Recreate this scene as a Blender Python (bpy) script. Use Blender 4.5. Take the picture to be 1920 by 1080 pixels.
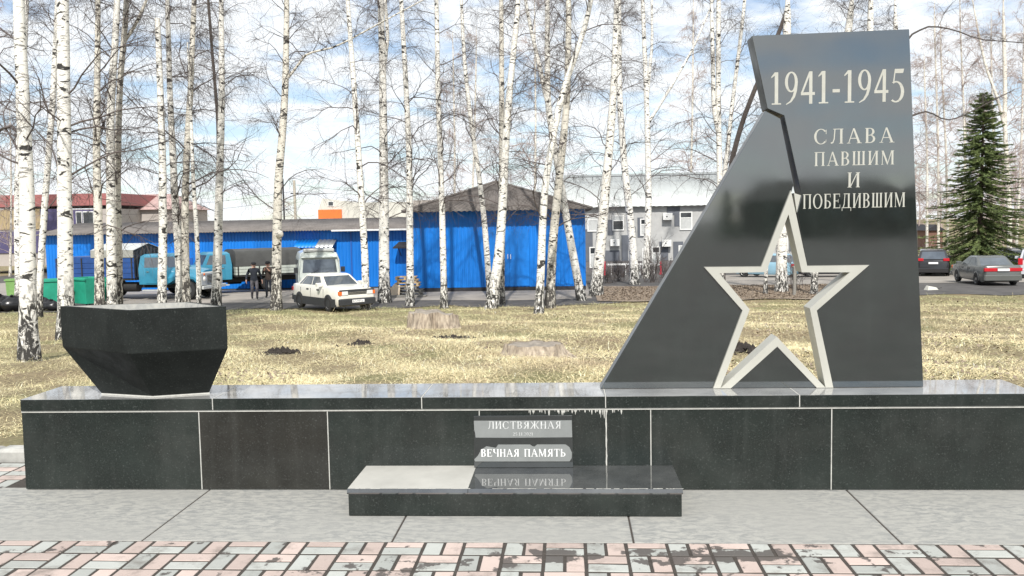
import bpy, math, random
import numpy as np
from mathutils import Vector, Matrix
for o in list(bpy.data.objects): bpy.data.objects.remove(o, do_unlink=True)
S = bpy.context.scene
C = S.collection
R = math.radians
rng = np.random.default_rng(7)
random.seed(7)

# ---------------------------------------------------------------- camera
F, YAW, PITCH, ROLL, EYE = 1672.8, 0.0639, 0.0738, -0.0186, 1.599
def cam_axes():
    fwd = np.array([-math.sin(YAW), math.cos(YAW), 0.]); right = np.array([math.cos(YAW), math.sin(YAW), 0.]); up = np.array([0, 0, 1.])
    f2 = fwd*math.cos(PITCH)-up*math.sin(PITCH); u2 = up*math.cos(PITCH)+fwd*math.sin(PITCH)
    r3 = right*math.cos(ROLL)+u2*math.sin(ROLL); u3 = u2*math.cos(ROLL)-right*math.sin(ROLL)
    return r3, u3, f2
AX_R, AX_U, AX_F = cam_axes()
cam_data = bpy.data.cameras.new('camera'); cam = bpy.data.objects.new('camera', cam_data); C.objects.link(cam)
cam_data.sensor_width = 36; cam_data.lens = F/1920*36; cam_data.clip_start = .05; cam_data.clip_end = 3000
m = Matrix.Identity(4)
for i in range(3):
    m[i][0] = AX_R[i]; m[i][1] = AX_U[i]; m[i][2] = -AX_F[i]
m[2][3] = EYE
cam.matrix_world = m
S.camera = cam

# ---------------------------------------------------------------- light
SUN_AZ, SUN_EL = R(-5), R(45)      # behind the camera
sun_dir = Vector((-math.sin(SUN_AZ)*math.cos(SUN_EL), -math.cos(SUN_AZ)*math.cos(SUN_EL), math.sin(SUN_EL)))
sd = bpy.data.lights.new('sun', 'SUN'); sd.energy = 4.2; sd.angle = R(.8); sd.color = (1, .96, .90)
so = bpy.data.objects.new('sun', sd); C.objects.link(so); so.rotation_euler = sun_dir.to_track_quat('Z', 'Y').to_euler(); so.location = (-20, -30, 40)
W = bpy.data.worlds.new('World'); S.world = W; W.use_nodes = True
nt = W.node_tree; nt.nodes.clear()
def N(t, ty, **kw):
    n = t.nodes.new(ty)
    for k, v in kw.items(): setattr(n, k, v)
    return n
out = N(nt, 'ShaderNodeOutputWorld'); bg = N(nt, 'ShaderNodeBackground')
sky = N(nt, 'ShaderNodeTexSky', sky_type='NISHITA', sun_disc=False, sun_elevation=SUN_EL, sun_rotation=math.pi+SUN_AZ, air_density=1.0, dust_density=.3, ozone_density=1.5)
tc = N(nt, 'ShaderNodeTexCoord'); sep = N(nt, 'ShaderNodeSeparateXYZ'); nt.links.new(tc.outputs['Generated'], sep.inputs[0])
def math_node(t, op, a, b=None, c=None, clamp=False):
    n = N(t, 'ShaderNodeMath', operation=op, use_clamp=clamp)
    for i, v in enumerate((a, b, c)):
        if v is None: continue
        if hasattr(v, 'links'): t.links.new(v, n.inputs[i])
        else: n.inputs[i].default_value = v
    return n.outputs[0]
zz = math_node(nt, 'ADD', math_node(nt, 'ABSOLUTE', sep.outputs[2]), .17)
cmb = N(nt, 'ShaderNodeCombineXYZ')
nt.links.new(math_node(nt, 'DIVIDE', sep.outputs[0], zz), cmb.inputs[0]); nt.links.new(math_node(nt, 'DIVIDE', sep.outputs[1], zz), cmb.inputs[1])
cn = N(nt, 'ShaderNodeTexNoise'); cn.inputs['Scale'].default_value = 2.7; cn.inputs['Detail'].default_value = 9; cn.inputs['Roughness'].default_value = .62; cn.inputs['Distortion'].default_value = .25
nt.links.new(cmb.outputs[0], cn.inputs['Vector'])
cr = N(nt, 'ShaderNodeValToRGB'); cr.color_ramp.elements[0].position = .36; cr.color_ramp.elements[1].position = .54; cr.color_ramp.elements[0].color = (.25, .25, .25, 1)
nt.links.new(cn.outputs['Fac'], cr.inputs[0])
sm = N(nt, 'ShaderNodeMix', data_type='RGBA', blend_type='MULTIPLY'); sm.inputs[0].default_value = 1; nt.links.new(sky.outputs[0], sm.inputs[6]); sm.inputs[7].default_value = (.86, .93, 1, 1)
mx = N(nt, 'ShaderNodeMix', data_type='RGBA'); nt.links.new(cr.outputs[0], mx.inputs[0]); nt.links.new(sm.outputs[2], mx.inputs[6]); mx.inputs[7].default_value = (7.9, 8.2, 8.5, 1)
nt.links.new(mx.outputs[2], bg.inputs[0]); bg.inputs[1].default_value = .11
nt.links.new(bg.outputs[0], out.inputs[0])
S.view_settings.view_transform = 'Standard'; S.view_settings.look = 'None'; S.view_settings.exposure = 0.30; S.view_settings.gamma = 1
S.render.engine = 'CYCLES'; S.cycles.max_bounces = 6; S.cycles.transparent_max_bounces = 6

# ---------------------------------------------------------------- geometry helpers
def ray(px, py):
    d = AX_F + AX_R*(px-960)/F - AX_U*(py-540)/F
    return d
def on_y(px, py, Y):
    d = ray(px, py); t = Y/d[1]; return np.array([d[0]*t, Y, EYE+d[2]*t])
def on_z(px, py, z):
    d = ray(px, py); t = (z-EYE)/d[2]; return np.array([d[0]*t, d[1]*t, z])
def terrain(Y):
    if Y <= 6: return -.06
    if Y <= 36: return -.03-.0607*(Y-6)
    if Y <= 44: return -1.85
    if Y <= 90: return -1.85-.028*(Y-44)
    return -3.138
def ground(px, py):
    d = ray(px, py); lo, hi = 5., 300.
    f = lambda Y: EYE+d[2]*Y/d[1]-terrain(Y)
    for _ in range(60):
        mid = (lo+hi)/2
        if f(mid) > 0: lo = mid
        else: hi = mid
    return np.array([d[0]/d[1]*lo, lo, terrain(lo)])
def view_angle(X, Y): return math.atan2(X, Y)

def mesh_obj(name, V, Fc, mat=None, parent=None, smooth=False, sharp=None):
    me = bpy.data.meshes.new(name); me.from_pydata([tuple(map(float, v)) for v in V], [], [tuple(f) for f in Fc]); me.update()
    if mat is not None:
        for mm in (mat if isinstance(mat, (list, tuple)) else [mat]): me.materials.append(mm)
    if smooth:
        me.polygons.foreach_set('use_smooth', [True]*len(me.polygons))
        if sharp: me.set_sharp_from_angle(angle=R(sharp))
    o = bpy.data.objects.new(name, me); C.objects.link(o)
    if parent is not None: o.parent = parent
    return o
def fast_mesh(name, V, Q, mats, parent=None, smooth=True, midx=None, color=None):
    """V (n,3) array, Q (m,k) array of equal-size faces"""
    me = bpy.data.meshes.new(name); V = np.asarray(V, np.float32); Q = np.asarray(Q, np.int32); k = Q.shape[1]
    me.vertices.add(len(V)); me.vertices.foreach_set('co', V.ravel())
    me.loops.add(Q.size); me.loops.foreach_set('vertex_index', Q.ravel())
    me.polygons.add(len(Q)); me.polygons.foreach_set('loop_start', np.arange(0, Q.size, k, dtype=np.int32))
    try: me.polygons.foreach_set('loop_total', np.full(len(Q), k, dtype=np.int32))
    except Exception: pass
    me.polygons.foreach_set('use_smooth', np.full(len(Q), smooth))
    for mm in mats: me.materials.append(mm)
    if midx is not None: me.polygons.foreach_set('material_index', np.asarray(midx, np.int32))
    if color is not None:
        at = me.color_attributes.new('tint', 'FLOAT_COLOR', 'POINT'); at.data.foreach_set('color', np.asarray(color, np.float32).ravel())
    me.update(calc_edges=True); me.validate()
    o = bpy.data.objects.new(name, me); C.objects.link(o)
    if parent is not None: o.parent = parent
    return o
class MB:
    def __init__(s): s.v = []; s.f = []; s.mi = []
    def add(s, V, Fc, mi=0):
        b = len(s.v); s.v += [tuple(map(float, p)) for p in V]; s.f += [tuple(i+b for i in f) for f in Fc]; s.mi += [mi]*len(Fc); return s
    def box(s, x0, x1, y0, y1, z0, z1, mi=0):
        V = [(x0, y0, z0), (x1, y0, z0), (x1, y1, z0), (x0, y1, z0), (x0, y0, z1), (x1, y0, z1), (x1, y1, z1), (x0, y1, z1)]
        return s.add(V, [(3, 2, 1, 0), (4, 5, 6, 7), (0, 1, 5, 4), (1, 2, 6, 5), (2, 3, 7, 6), (3, 0, 4, 7)], mi)
    def cbox(s, x0, x1, y0, y1, z0, z1, b, mi=0):
        """box with chamfered top edges"""
        V = [(x0, y0, z0), (x1, y0, z0), (x1, y1, z0), (x0, y1, z0), (x0, y0, z1-b), (x1, y0, z1-b), (x1, y1, z1-b), (x0, y1, z1-b), (x0+b, y0+b, z1), (x1-b, y0+b, z1), (x1-b, y1-b, z1), (x0+b, y1-b, z1)]
        return s.add(V, [(3, 2, 1, 0), (0, 1, 5, 4), (1, 2, 6, 5), (2, 3, 7, 6), (3, 0, 4, 7), (4, 5, 9, 8), (5, 6, 10, 9), (6, 7, 11, 10), (7, 4, 8, 11), (8, 9, 10, 11)], mi)
    def obox(s, p0, p1, w, h, mi=0):
        """bar from p0 to p1 with width w (horizontal) and height h"""
        p0 = np.array(p0, float); p1 = np.array(p1, float); t = p1-p0; t /= np.linalg.norm(t)
        ref = np.array([0, 0, 1.]) if abs(t[2]) < .95 else np.array([1., 0, 0])
        a = np.cross(t, ref); a /= np.linalg.norm(a); b = np.cross(a, t)
        V = []
        for p in (p0, p1):
            for sx, sy in ((-1, -1), (1, -1), (1, 1), (-1, 1)): V.append(p+a*sx*w/2+b*sy*h/2)
        return s.add(V, [(3, 2, 1, 0), (4, 5, 6, 7), (0, 1, 5, 4), (1, 2, 6, 5), (2, 3, 7, 6), (3, 0, 4, 7)], mi)
    def tube(s, P, r, n=8, mi=0, cap=True):
        P = np.array(P, float); k = len(P); r = np.broadcast_to(np.array(r, float), (k,)); V, Fc = tube_arrays(P[None], r[None], n)
        Fc = [tuple(f) for f in Fc]
        if cap: Fc += [tuple(range(n))[::-1], tuple(range((k-1)*n, k*n))]
        return s.add(V, Fc, mi)
    def prism(s, poly, y0, y1, mi=0):
        """polygon in the XZ plane, extruded along Y (y0 is the front)"""
        n = len(poly); V = [(p[0], y0, p[1]) for p in poly]+[(p[0], y1, p[1]) for p in poly]
        a = sum(poly[i][0]*poly[(i+1) % n][1]-poly[(i+1) % n][0]*poly[i][1] for i in range(n))
        idx = list(range(n)) if a > 0 else list(range(n))[::-1]
        Fc = [tuple(idx), tuple(i+n for i in idx[::-1])]
        for i in range(n):
            p, q = idx[i], idx[(i+1) % n]; Fc.append((q, p, p+n, q+n))
        return s.add(V, Fc, mi)
    def lathe(s, prof, n=20, axis='z', c=(0, 0, 0), mi=0):
        """profile of (radius, height)"""
        V = []; k = len(prof)
        for j in range(n):
            a = 2*math.pi*j/n
            for r, h in prof:
                p = (r*math.cos(a), r*math.sin(a), h)
                if axis == 'y': p = (p[0], p[2], p[1])
                if axis == 'x': p = (p[2], p[0], p[1])
                V.append((p[0]+c[0], p[1]+c[1], p[2]+c[2]))
        Fc = []
        for j in range(n):
            for i in range(k-1):
                a, b = j*k+i, ((j+1) % n)*k+i; Fc.append((a, b, b+1, a+1))
        return s.add(V, Fc, mi)
    def build(s, name, mat, parent=None, smooth=False, sharp=None, bevel=0, loc=None, rz=None):
        o = mesh_obj(name, s.v, s.f, mat, parent, smooth, sharp)
        if any(s.mi): o.data.polygons.foreach_set('material_index', s.mi)
        if bevel:
            bv = o.modifiers.new('bevel', 'BEVEL'); bv.width = bevel; bv.segments = 2; bv.limit_method = 'ANGLE'; bv.angle_limit = R(30)
        if loc is not None: o.location = loc
        if rz is not None: o.rotation_euler.z = rz
        return o
def tube_arrays(P, r, n):
    """P (m,k,3), r (m,k) -> vertices, quads"""
    m, k, _ = P.shape
    T = np.empty_like(P); T[:, 1:-1] = P[:, 2:]-P[:, :-2]; T[:, 0] = P[:, 1]-P[:, 0]; T[:, -1] = P[:, -1]-P[:, -2]
    T /= np.linalg.norm(T, axis=2, keepdims=True)+1e-9
    ov = P[:, -1]-P[:, 0]
    ref = np.where((np.abs(ov[:, 2]) > .75*np.linalg.norm(ov, axis=1))[:, None], np.array([[1., 0, 0]]), np.array([[0, 0, 1.]]))[:, None, :]
    A = np.cross(T, ref); A /= np.linalg.norm(A, axis=2, keepdims=True)+1e-9
    B = np.cross(T, A)
    ang = np.arange(n)*2*math.pi/n
    V = P[:, :, None, :]+r[:, :, None, None]*(A[:, :, None, :]*np.cos(ang)[None, None, :, None]+B[:, :, None, :]*np.sin(ang)[None, None, :, None])
    V = V.reshape(-1, 3)
    i = np.arange(m)[:, None, None]*k*n; j = np.arange(k-1)[None, :, None]*n; a = np.arange(n)[None, None, :]; b = (a+1) % n
    Q = np.stack([i+j+a, i+j+n+a, i+j+n+b, i+j+b], -1).reshape(-1, 4)
    return V, Q
def empty(name, loc=(0, 0, 0), rz=0, label=None, cat=None, group=None):
    o = bpy.data.objects.new(name, None); C.objects.link(o); o.location = tuple(map(float, loc)); o.rotation_euler.z = rz; o.empty_display_size = .2
    if label: o['label'] = label; o['category'] = cat
    if group: o['group'] = group
    return o
def tag(o, label=None, cat=None, group=None, kind=None):
    if label: o['label'] = label
    if cat: o['category'] = cat
    if group: o['group'] = group
    if kind: o['kind'] = kind
    return o

# ---------------------------------------------------------------- materials
def mat(name, col, rough=.7, metal=0., var=.12, scale=6., spec=.5, bump=0., ior=1.5, stretch=(1, 1, 1), col2=None, rnd=0., detail=5, emit=None, coat=0):
    m = bpy.data.materials.new(name); m.use_nodes = True; t = m.node_tree; b = t.nodes['Principled BSDF']
    tc = N(t, 'ShaderNodeTexCoord'); mp = N(t, 'ShaderNodeMapping'); mp.inputs['Scale'].default_value = stretch; t.links.new(tc.outputs['Object'], mp.inputs[0])
    ns = N(t, 'ShaderNodeTexNoise'); ns.inputs['Scale'].default_value = scale; ns.inputs['Detail'].default_value = detail; ns.inputs['Roughness'].default_value = .6; t.links.new(mp.outputs[0], ns.inputs['Vector'])
    rp = N(t, 'ShaderNodeValToRGB'); rp.color_ramp.elements[0].position = .3; rp.color_ramp.elements[1].position = .7
    c = np.array(col); c2 = np.array(col2) if col2 is not None else None
    lo = c*(1-var) if c2 is None else c; hi = c*(1+var) if c2 is None else c2
    rp.color_ramp.elements[0].color = (*lo, 1); rp.color_ramp.elements[1].color = (*np.minimum(hi, 1), 1)
    t.links.new(ns.outputs['Fac'], rp.inputs[0]); res = rp.outputs[0]
    if rnd:
        oi = N(t, 'ShaderNodeObjectInfo'); hs = N(t, 'ShaderNodeHueSaturation'); t.links.new(res, hs.inputs['Color'])
        t.links.new(math_node(t, 'MULTIPLY_ADD', oi.outputs['Random'], 2*rnd, 1-rnd), hs.inputs['Value']); res = hs.outputs[0]
    t.links.new(res, b.inputs['Base Color'])
    b.inputs['Roughness'].default_value = rough; b.inputs['Metallic'].default_value = metal; b.inputs['Specular IOR Level'].default_value = spec; b.inputs['IOR'].default_value = ior
    if coat: b.inputs['Coat Weight'].default_value = coat; b.inputs['Coat Roughness'].default_value = .05
    if bump:
        bm = N(t, 'ShaderNodeBump'); bm.inputs['Strength'].default_value = bump; bm.inputs['Distance'].default_value = .01; t.links.new(ns.outputs['Fac'], bm.inputs['Height']); t.links.new(bm.outputs[0], b.inputs['Normal'])
    return m
def nodes(m): return m.node_tree, m.node_tree.nodes['Principled BSDF']
def granite(name, base, rough, spec, ior, speck=.5, streak=.0, dust=0.):
    """dark gabbro: black-green ground, pale specks, faint vertical wash marks and dust"""
    m = bpy.data.materials.new(name); m.use_nodes = True; t, b = nodes(m)
    tc = N(t, 'ShaderNodeTexCoord')
    def noise(scale, detail=4, rough=.6, st=None):
        n = N(t, 'ShaderNodeTexNoise'); n.inputs['Scale'].default_value = scale; n.inputs['Detail'].default_value = detail; n.inputs['Roughness'].default_value = rough
        src = tc.outputs['Object']
        if st:
            mp = N(t, 'ShaderNodeMapping'); mp.inputs['Scale'].default_value = st; t.links.new(src, mp.inputs[0]); src = mp.outputs[0]
        t.links.new(src, n.inputs['Vector']); return n.outputs['Fac']
    def ramp(x, p0, p1, c0=(0, 0, 0, 1), c1=(1, 1, 1, 1)):
        r = N(t, 'ShaderNodeValToRGB'); r.color_ramp.elements[0].position = p0; r.color_ramp.elements[1].position = p1; r.color_ramp.elements[0].color = c0; r.color_ramp.elements[1].color = c1; t.links.new(x, r.inputs[0]); return r.outputs[0]
    def mixc(f, a, c):
        k = N(t, 'ShaderNodeMix', data_type='RGBA')
        if hasattr(f, 'links'): t.links.new(f, k.inputs[0])
        else: k.inputs[0].default_value = f
        for i, v in ((6, a), (7, c)):
            if hasattr(v, 'links'): t.links.new(v, k.inputs[i])
            else: k.inputs[i].default_value = (*v, 1)
        return k.outputs[2]
    base = np.array(base)
    c = ramp(noise(3.5), .35, .65, (*(base*.75), 1), (*(base*1.25), 1))
    sp = ramp(noise(95, 3, .7), .58, .74)
    c = mixc(math_node(t, 'MULTIPLY', sp, speck), c, (.16, .175, .165))
    sp2 = ramp(noise(170, 2, .6), .5, .75)
    c = mixc(math_node(t, 'MULTIPLY', sp2, speck*.35), c, (.10, .11, .10))
    sp3 = ramp(noise(1.4, 5, .65), .42, .68)
    c = mixc(math_node(t, 'MULTIPLY', sp3, speck*.3), c, (.055, .058, .052))
    if streak:
        s1 = ramp(noise(9, 4, .6, (1.6, 1.6, .12)), .52, .75)
        c = mixc(math_node(t, 'MULTIPLY', s1, streak), c, (.2, .21, .2))
    if dust:
        s2 = ramp(noise(2.2, 6, .65), .45, .75)
        c = mixc(math_node(t, 'MULTIPLY', s2, dust), c, (.3, .3, .28))
    t.links.new(c, b.inputs['Base Color'])
    rr = ramp(noise(5, 4), .3, .7, (rough*.7,)*3+(1,), (min(1, rough*1.4),)*3+(1,)); t.links.new(rr, b.inputs['Roughness'])
    b.inputs['Specular IOR Level'].default_value = spec; b.inputs['IOR'].default_value = ior
    return m
M = {}
M['stele'] = granite('polished_gabbro', (.0085, .0135, .0115), .055, .5, 2.75, .13, .02)
M['panel'] = granite('honed_gabbro', (.010, .0145, .0125), .22, .5, 1.52, .34, .05, .06)
M['panel_brown'] = granite('brownish_honed_gabbro', (.0145, .014, .0115), .22, .5, 1.52, .34, .05, .06)
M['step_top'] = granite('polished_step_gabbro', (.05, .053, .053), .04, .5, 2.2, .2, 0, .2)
M['cap'] = granite('polished_cap_painted_sheen', (.28, .28, .275), .03, .5, 4.0, .2, 0, .5)  # pale base and dust stand in for bright sky mirrored on the cap top
M['bowl'] = granite('bowl_gabbro', (.017, .0195, .0185), .5, .09, 1.45, .25, .03)
M['plaque'] = granite('plaque_gabbro', (.02, .023, .022), .05, .5, 2.1, .1)
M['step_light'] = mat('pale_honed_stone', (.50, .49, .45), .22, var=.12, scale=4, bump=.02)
M['edge'] = granite('sawn_edge_sky_lit', (.15, .155, .155), .4, .5, 1.6, .2)  # wing edge coloured paler to hold the sky reflected on its slope
M['edge_shaded'] = granite('sawn_edge_in_shade', (.045, .05, .052), .4, .5, 1.5, .2)  # same sawn stone coloured darker for the shaded side of the tall slab
M['mortar'] = mat('white_mortar', (.46, .455, .42), .9, var=.15, scale=30, bump=.3)
M['silver'] = mat('silver_painted_steel', (.44, .435, .385), .42, metal=.1, var=.05, scale=8)
M['letter'] = mat('engraved_pale_letters', (.43, .425, .37), .6, var=.06, scale=20)
M['letter_white'] = mat('white_letters', (.85, .85, .83), .6, var=.04, scale=20)
M['letter_worn'] = mat('worn_pale_letters', (.52, .53, .52), .6, var=.3, scale=60)
M['film'] = mat('grey_protective_film', (.20, .21, .205), .35, var=.08, scale=12)
M['slab'] = None
def slab_mat():
    m = mat('weathered_concrete_slab', (.27, .268, .25), .85, scale=3, var=.1, bump=.0)
    t, b = nodes(m); tc = N(t, 'ShaderNodeTexCoord'); mp = N(t, 'ShaderNodeMapping'); mp.inputs['Scale'].default_value = (2.6, 5.5, 1); t.links.new(tc.outputs['Object'], mp.inputs[0])
    n1 = N(t, 'ShaderNodeTexNoise'); n1.inputs['Scale'].default_value = 5.5; n1.inputs['Detail'].default_value = 12; n1.inputs['Roughness'].default_value = .68; n1.inputs['Distortion'].default_value = .6; t.links.new(mp.outputs[0], n1.inputs['Vector'])
    r1 = N(t, 'ShaderNodeValToRGB'); r1.color_ramp.elements[0].position = .42; r1.color_ramp.elements[1].position = .58
    r1.color_ramp.elements[0].color = (.235, .238, .228, 1); r1.color_ramp.elements[1].color = (.355, .35, .32, 1); t.links.new(n1.outputs['Fac'], r1.inputs[0])
    n2 = N(t, 'ShaderNodeTexNoise'); n2.inputs['Scale'].default_value = 1.3; n2.inputs['Detail'].default_value = 3; t.links.new(tc.outputs['Object'], n2.inputs['Vector'])
    r2 = N(t, 'ShaderNodeValToRGB'); r2.color_ramp.elements[0].position = .4; r2.color_ramp.elements[1].position = .6; t.links.new(n2.outputs['Fac'], r2.inputs[0])
    k = N(t, 'ShaderNodeMix', data_type='RGBA'); t.links.new(math_node(t, 'MULTIPLY_ADD', r2.outputs[0], .65, .35), k.inputs[0]); k.inputs[6].default_value = (.30, .297, .275, 1); t.links.new(r1.outputs[0], k.inputs[7])
    t.links.new(k.outputs[2], b.inputs['Base Color'])
    n3 = N(t, 'ShaderNodeTexNoise'); n3.inputs['Scale'].default_value = 60; n3.inputs['Detail'].default_value = 4; t.links.new(tc.outputs['Object'], n3.inputs['Vector'])
    bm = N(t, 'ShaderNodeBump'); bm.inputs['Strength'].default_value = .35; bm.inputs['Distance'].default_value = .004; t.links.new(n3.outputs['Fac'], bm.inputs['Height']); t.links.new(bm.outputs[0], b.inputs['Normal'])
    return m
M['slab'] = slab_mat()
def paver_mat(name, col):
    m = mat(name, col, .85, var=.07, scale=9, rnd=.16)
    t, b = nodes(m); src = b.inputs['Base Color'].links[0].from_socket
    g = N(t, 'ShaderNodeNewGeometry'); n1 = N(t, 'ShaderNodeTexNoise'); n1.inputs['Scale'].default_value = 5; n1.inputs['Detail'].default_value = 8; n1.inputs['Roughness'].default_value = .7; t.links.new(g.outputs['Position'], n1.inputs['Vector'])
    r1 = N(t, 'ShaderNodeValToRGB'); r1.color_ramp.elements[0].position = .52; r1.color_ramp.elements[1].position = .72; t.links.new(n1.outputs['Fac'], r1.inputs[0])
    k = N(t, 'ShaderNodeMix', data_type='RGBA'); t.links.new(math_node(t, 'MULTIPLY', r1.outputs[0], .75), k.inputs[0]); t.links.new(src, k.inputs[6]); k.inputs[7].default_value = (.12, .105, .09, 1)
    t.links.new(k.outputs[2], b.inputs['Base Color'])
    sp_ = N(t, 'ShaderNodeSeparateXYZ'); t.links.new(g.outputs['Position'], sp_.inputs[0])
    def bump_(cx, cy, sx, sy): # where puddled mud dried on the paving
        dx = math_node(t, 'DIVIDE', math_node(t, 'SUBTRACT', sp_.outputs[0], cx), sx); dy = math_node(t, 'DIVIDE', math_node(t, 'SUBTRACT', sp_.outputs[1], cy), sy)
        return math_node(t, 'EXPONENT', math_node(t, 'MULTIPLY', math_node(t, 'ADD', math_node(t, 'MULTIPLY', dx, dx), math_node(t, 'MULTIPLY', dy, dy)), -1.))
    n4 = N(t, 'ShaderNodeTexNoise'); n4.inputs['Scale'].default_value = 7.5; n4.inputs['Detail'].default_value = 7; n4.inputs['Roughness'].default_value = .62; t.links.new(g.outputs['Position'], n4.inputs['Vector'])
    wet = math_node(t, 'ADD', n4.outputs['Fac'], math_node(t, 'MULTIPLY', math_node(t, 'ADD', math_node(t, 'ADD', bump_(.72, 4.17, .42, .14), bump_(-.1, 4.16, .22, .09)), math_node(t, 'MULTIPLY', bump_(-.75, 4.02, .35, .12), .5)), .2))
    r4 = N(t, 'ShaderNodeValToRGB'); r4.color_ramp.elements[0].position = .60; r4.color_ramp.elements[1].position = .635; t.links.new(wet, r4.inputs[0])
    k4 = N(t, 'ShaderNodeMix', data_type='RGBA'); t.links.new(math_node(t, 'MULTIPLY', r4.outputs[0], .93), k4.inputs[0]); t.links.new(k.outputs[2], k4.inputs[6]); k4.inputs[7].default_value = (.075, .066, .060, 1); t.links.new(k4.outputs[2], b.inputs['Base Color'])
    n3 = N(t, 'ShaderNodeTexNoise'); n3.inputs['Scale'].default_value = 120; n3.inputs['Detail'].default_value = 3; t.links.new(g.outputs['Position'], n3.inputs['Vector'])
    bm = N(t, 'ShaderNodeBump'); bm.inputs['Strength'].default_value = .3; bm.inputs['Distance'].default_value = .003; t.links.new(n3.outputs['Fac'], bm.inputs['Height']); t.links.new(bm.outputs[0], b.inputs['Normal'])
    return m
M['paver_pink'] = paver_mat('pink_concrete_paver', (.45, .365, .325)); M['paver_grey'] = paver_mat('grey_concrete_paver', (.36, .37, .345))
M['joint'] = mat('dirty_joint_sand', (.05, .042, .035), .95, var=.3, scale=40, bump=.5)
M['mud'] = mat('dark_wet_mud', (.085, .075, .068), .75, var=.25, scale=25, bump=.4)
M['kerb'] = mat('worn_concrete_kerb', (.36, .355, .33), .9, var=.35, scale=7, bump=.5)

# ---------------------------------------------------------------- lettering (flat engraved print, built as shallow relief)
def lettering():
    T, t, sf = .145, .045, .055
    rect = lambda x0, x1, y0, y1: [(x0, y0), (x1, y0), (x1, y1), (x0, y1)]
    def stem(x, top=True, bot=True, w=T):
        r = [rect(x, x+w, 0, 1)]
        if bot: r.append(rect(x-sf, x+w+sf, 0, t*.8))
        if top: r.append(rect(x-sf, x+w+sf, 1-t*.8, 1))
        return r
    def arc(cx, cy, rx, ry, a0, a1, tx=T, ty=t, n=22):
        o_, i_ = [], []
        for k in range(n+1):
            a = R(a0+(a1-a0)*k/n); o_.append((cx+rx*math.cos(a), cy+ry*math.sin(a))); i_.append((cx+(rx-tx)*math.cos(a), cy+(ry-ty)*math.sin(a)))
        return [[o_[k], o_[k+1], i_[k+1], i_[k]] for k in range(n)]
    lowbowl = lambda: arc(.3, .27, .34, .27, -90, 90)+[rect(.18, .31, 0, t), rect(.18, .31, .54-t, .54)]
    G = {}
    G['1'] = ([rect(.16, .3, 0, 1), rect(.04, .42, 0, .04), [(.02, .86), (.02, .82), (.16, .9), (.16, 1)]], .5)
    G['9'] = (arc(.27, .69, .26, .32, 0, 360, .12)+[[(.53, .69), (.5, .42), (.42, .22), (.28, .07), (.06, -.02), (.06, .01), (.22, .1), (.33, .26), (.39, .44), (.41, .69)]], .6)
    G['6'] = ([[(1-.53-.42, 1-.69) if False else (.6-x, 1-y) for x, y in q] for q in G['9'][0]], .6)
    G['4'] = ([rect(.33, .46, 0, 1), rect(.0, .56, .27, .36), [(.33, 1), (.36, .9), (.08, .34), (.0, .34)]], .62)
    G['5'] = ([[(.13, .87), (.46, .87), (.5, 1), (.13, 1)], [(.06, .56), (.11, .55), (.17, 1), (.13, 1)]]+arc(.18, .3, .33, .33, 118, -125, .13), .58)
    G['2'] = (arc(.25, .73, .24, .27, 165, -25, .12)+[[(.46, .62), (.36, .6), (.02, .02), (.1, .1)], rect(.02, .5, 0, .1)], .58)
    G['0'] = (arc(.27, .5, .27, .51, 0, 360, .12), .62)
    G['7'] = ([rect(.02, .5, .9, 1), [(.38, .9), (.5, .9), (.27, 0), (.14, 0)]], .56)
    G['.'] = ([rect(.05, .16, 0, .11)], .26)
    G['-'] = ([rect(.03, .32, .33, .43)], .42)
    G[' '] = ([], .38)
    G['С'] = (arc(.44, .5, .43, .52, 42, 318)+[rect(.74, .78, .66, .95), rect(.74, .77, .12, .3)], .92)
    leg = [[(.2, 1), (.27, 1), (.22, .3), (.14, .06), (.02, 0), (-.04, .06), (.0, .1), (.08, .12), (.15, .3)]]
    G['Л'] = (leg+stem(.56, top=False)+[rect(.13, .76, 1-t, 1)], .86)
    G['А'] = ([[(.36, 1), (.41, .96), (.1, 0), (.05, 0)], [(.34, 1), (.45, 1), (.83, 0), (.67, 0)], rect(.17, .62, .31, .36), rect(-.03, .2, 0, .036), rect(.58, .9, 0, .036)], .94)
    G['В'] = (stem(.06)+lowbowl()+arc(.3, .75, .29, .25, -90, 90)+[rect(.18, .31, 1-t, 1)], .78)
    G['Р'] = (stem(.06)+arc(.3, .73, .31, .27, -90, 90)+[rect(.18, .31, 1-t, 1), rect(.18, .31, .46, .46+t)], .72)
    G['П'] = (stem(.06)+stem(.58)+[rect(.0, .78, 1-t, 1)], .88)
    G['Ш'] = (stem(.06, bot=False)+stem(.42, bot=False)+stem(.78, bot=False)+[rect(.0, .98, 0, t)], 1.1)
    G['И'] = (stem(.06)+stem(.58)+[[(.18, .1), (.24, .1), (.6, .9), (.54, .9)]], .88)
    G['М'] = (stem(.08, w=.05)+stem(.8)+[[(.04, 1), (.2, 1), (.53, .14), (.47, .0)], [(.78, 1), (.84, .97), (.51, .0), (.47, .0)]], 1.12)
    G['О'] = (arc(.44, .5, .44, .52, 0, 360, n=34), .98)
    G['Б'] = (stem(.06)+lowbowl()+[rect(.18, .6, 1-t, 1), rect(.565, .6, .76, 1)], .78)
    G['Ь'] = (stem(.06)+lowbowl(), .76)
    G['Е'] = (stem(.06)+[rect(.18, .64, 1-t, 1), rect(.18, .5, .48, .48+t), rect(.18, .67, 0, t), rect(.605, .64, .78, 1), rect(.635, .67, 0, .24), rect(.465, .5, .38, .63)], .78)
    G['Д'] = ([[(.24, 1), (.3, 1), (.24, .25), (.14, .02), (.06, .02), (.17, .28)]]+stem(.56, top=False, bot=False)+[rect(.16, .74, 1-t, 1), rect(-.02, .86, 0, t), rect(-.02, .03, -.2, 0), rect(.81, .86, -.2, 0)], .94)
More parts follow.
